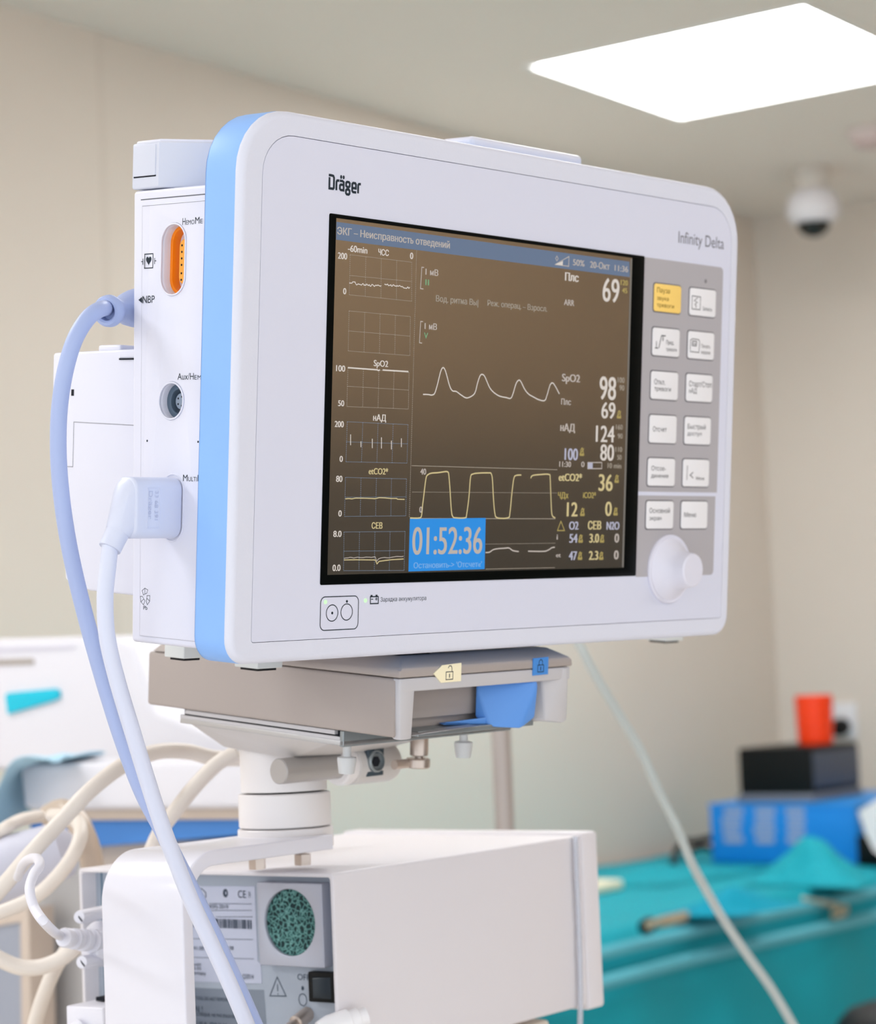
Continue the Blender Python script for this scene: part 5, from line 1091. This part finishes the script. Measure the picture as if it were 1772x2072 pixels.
cup = MB().lathe([(rc_ * 0.9, 0), (rc_ * 0.92, 0.004), (rc_, rh), (rc_ * 0.93, rh), (rc_ * 0.88, 0.01), (0.001, 0.008)], (cxr[0], cxr[1], dzt + 0.001), (0, 0, 1), RED, 40)
for k in range(4): ring(cup, (cxr[0], cxr[1], dzt + 0.02 + 0.025 * k), rc_ * (0.94 + 0.02 * k), 0.0022, (0, 0, 1), RED, 40, 6)
o = cup.build('cup'); tag(o, 'orange red ribbed cup standing on the black device', 'cup')
ws = [5.42, 2.59055, 1.23676]
wk = thing('wall_socket', 'white wall socket with a dark plug behind the orange red cup', 'socket', (WX_, ws[1], ws[2]))
WSO = (WX_, ws[1], ws[2])
MB().box(WX_ - 0.012, WX_, ws[1] - 0.032, ws[1] + 0.034, ws[2] - 0.045, ws[2] + 0.045, KEYW, 0.004).build('cover_plate', wk, 1.0, WSO)
pk = [5.4, 2.59552, 1.22271]
o = MB().lathe([(0.022, 0), (0.024, 0.02), (0.018, 0.05), (0.008, 0.06)], (WX_ - 0.012, pk[1], pk[2]), (-1, 0, -0.1), BLK, 24).build('mains_plug'); tag(o, 'dark round plug pushed into the white wall socket', 'plug')
# black cable loop left of the carton
bc_ = MB().tube([[4.399, 2.52767, 0.9685], [4.66, 2.66826, 0.972164], [4.66, 2.64527, 0.991419], [4.66, 2.61563, 0.993896], [4.66, 2.57451, 1.00089], [4.68, 2.55858, 0.982699]], 0.008, BLK, 12)
o = bc_.build('black_cable'); tag(o, 'black cable looping out of the left side of the blue carton', 'cable')
bc_ = MB().tube([[4.62, 2.62369, 0.951674], [4.62, 2.60451, 0.976261], [4.62, 2.57368, 0.984301], [4.64, 2.5587, 0.975018]], 0.006, BLK, 12)
o = bc_.build('black_cable'); tag(o, 'thinner black cable lying low beside the blue carton', 'cable')
# grey appliance and sheet at the right edge
gd = [4.52324, 2.14371, 0.991417]
o = MB().box(gd[0], gd[0] + 0.3, gd[1] - 0.3, yr - 0.006, TZ + 0.0085, zt2 - 0.06, BLK, 0.005).build('dark_box'); tag(o, 'dark box beside the blue carton at the right edge', 'box')
shp = [[4.49324, 2.13155, 1.07434], [4.49324, 2.05746, 1.11728], [4.49324, 2.0662, 0.969291], [4.49324, 2.10044, 0.992374], [4.49324, 2.11644, 1.02504]]
sh = MB().flat([fx(shp)], facex(shp[0][0]), -0.003, 0.0, KEYW)
o = sh.build('paper_sheet'); tag(o, 'white paper sheet leaning at the right edge beside the blue carton', 'paper')
# dark stool at the lower right corner
st = [3.6468, 1.65666, 0.82]
sto = thing('stool', 'dark round stool in front of the draped table in the lower right corner', 'stool', (st[0], st[1], 0))
SO_ = (st[0], st[1], 0)
MB().lathe([(0.09, 0.70), (0.112, 0.71), (0.124, 0.735), (0.126, 0.765), (0.118, 0.79), (0.10, 0.808), (0.07, 0.817), (0.01, 0.82)], (st[0], st[1], 0), (0, 0, 1), MAT('dark vinyl', (22, 26, 30), 0.5), 48).build('seat', sto, 1.0, SO_)
MB().lathe([(0.03, 0.05), (0.03, 0.71)], (st[0], st[1], 0), (0, 0, 1), STEEL, 20).build('post', sto, 1.0, SO_)
for k in range(5):
    a = k * 2 * PI / 5
    MB().tube([(st[0], st[1], 0.07), (st[0] + 0.24 * math.cos(a), st[1] + 0.24 * math.sin(a), 0.02)], 0.018, STEEL, 10).build('leg', sto, 1.0, SO_)

# ================================================================ ceiling fittings
dc = [4.93987, 2.37686, 2.55]
cm = thing('security_camera', 'small dome camera with a dark glass dome hanging from the ceiling at the right', 'camera', dc)
k_ = 0.00116481
MB().lathe([(36 * k_, 0), (38 * k_, -0.012), (36 * k_, -0.03), (30 * k_, -46 * k_)], dc, (0, 0, 1), MAT('camera base grey', (214, 208, 200), 0.6), 40).build('base', cm, 1.0, dc)
MB().lathe([(33 * k_, -46 * k_), (48 * k_, -58 * k_), (54 * k_, -78 * k_), (54 * k_, -96 * k_), (44 * k_, -110 * k_), (32 * k_, -114 * k_)], dc, (0, 0, 1), MAT('camera shell', (232, 230, 234), 0.5), 40).build('shell', cm, 1.0, dc)
MB().lathe([(33 * k_, -112 * k_), (32 * k_, -122 * k_), (24 * k_, -134 * k_), (12 * k_, -140 * k_), (0.5 * k_, -142 * k_)], dc, (0, 0, 1), MAT('dome glass', (8, 20, 18), 0.08, spec=0.6), 40).build('dome', cm, 1.0, dc)
sd = [4.67736, 2.09742, 2.55]
sm_ = thing('smoke_detector', 'pale round smoke detector on the ceiling at the right edge', 'smoke detector', sd)
MB().lathe([(0.055, 0), (0.058, -0.012), (0.05, -0.02)], sd, (0, 0, 1), MAT('detector white', (226, 212, 208), 0.5), 40).build('base', sm_, 1.0, sd)
MB().lathe([(0.045, -0.02), (0.04, -0.036), (0.01, -0.04)], sd, (0, 0, 1), MAT('detector head', (206, 186, 182), 0.5), 40).build('head', sm_, 1.0, sd)

for x in (OBC, OBF): bpy.data.objects.remove(x)
bpy.data.curves.remove(TMPC); bpy.data.curves.remove(TMPF)
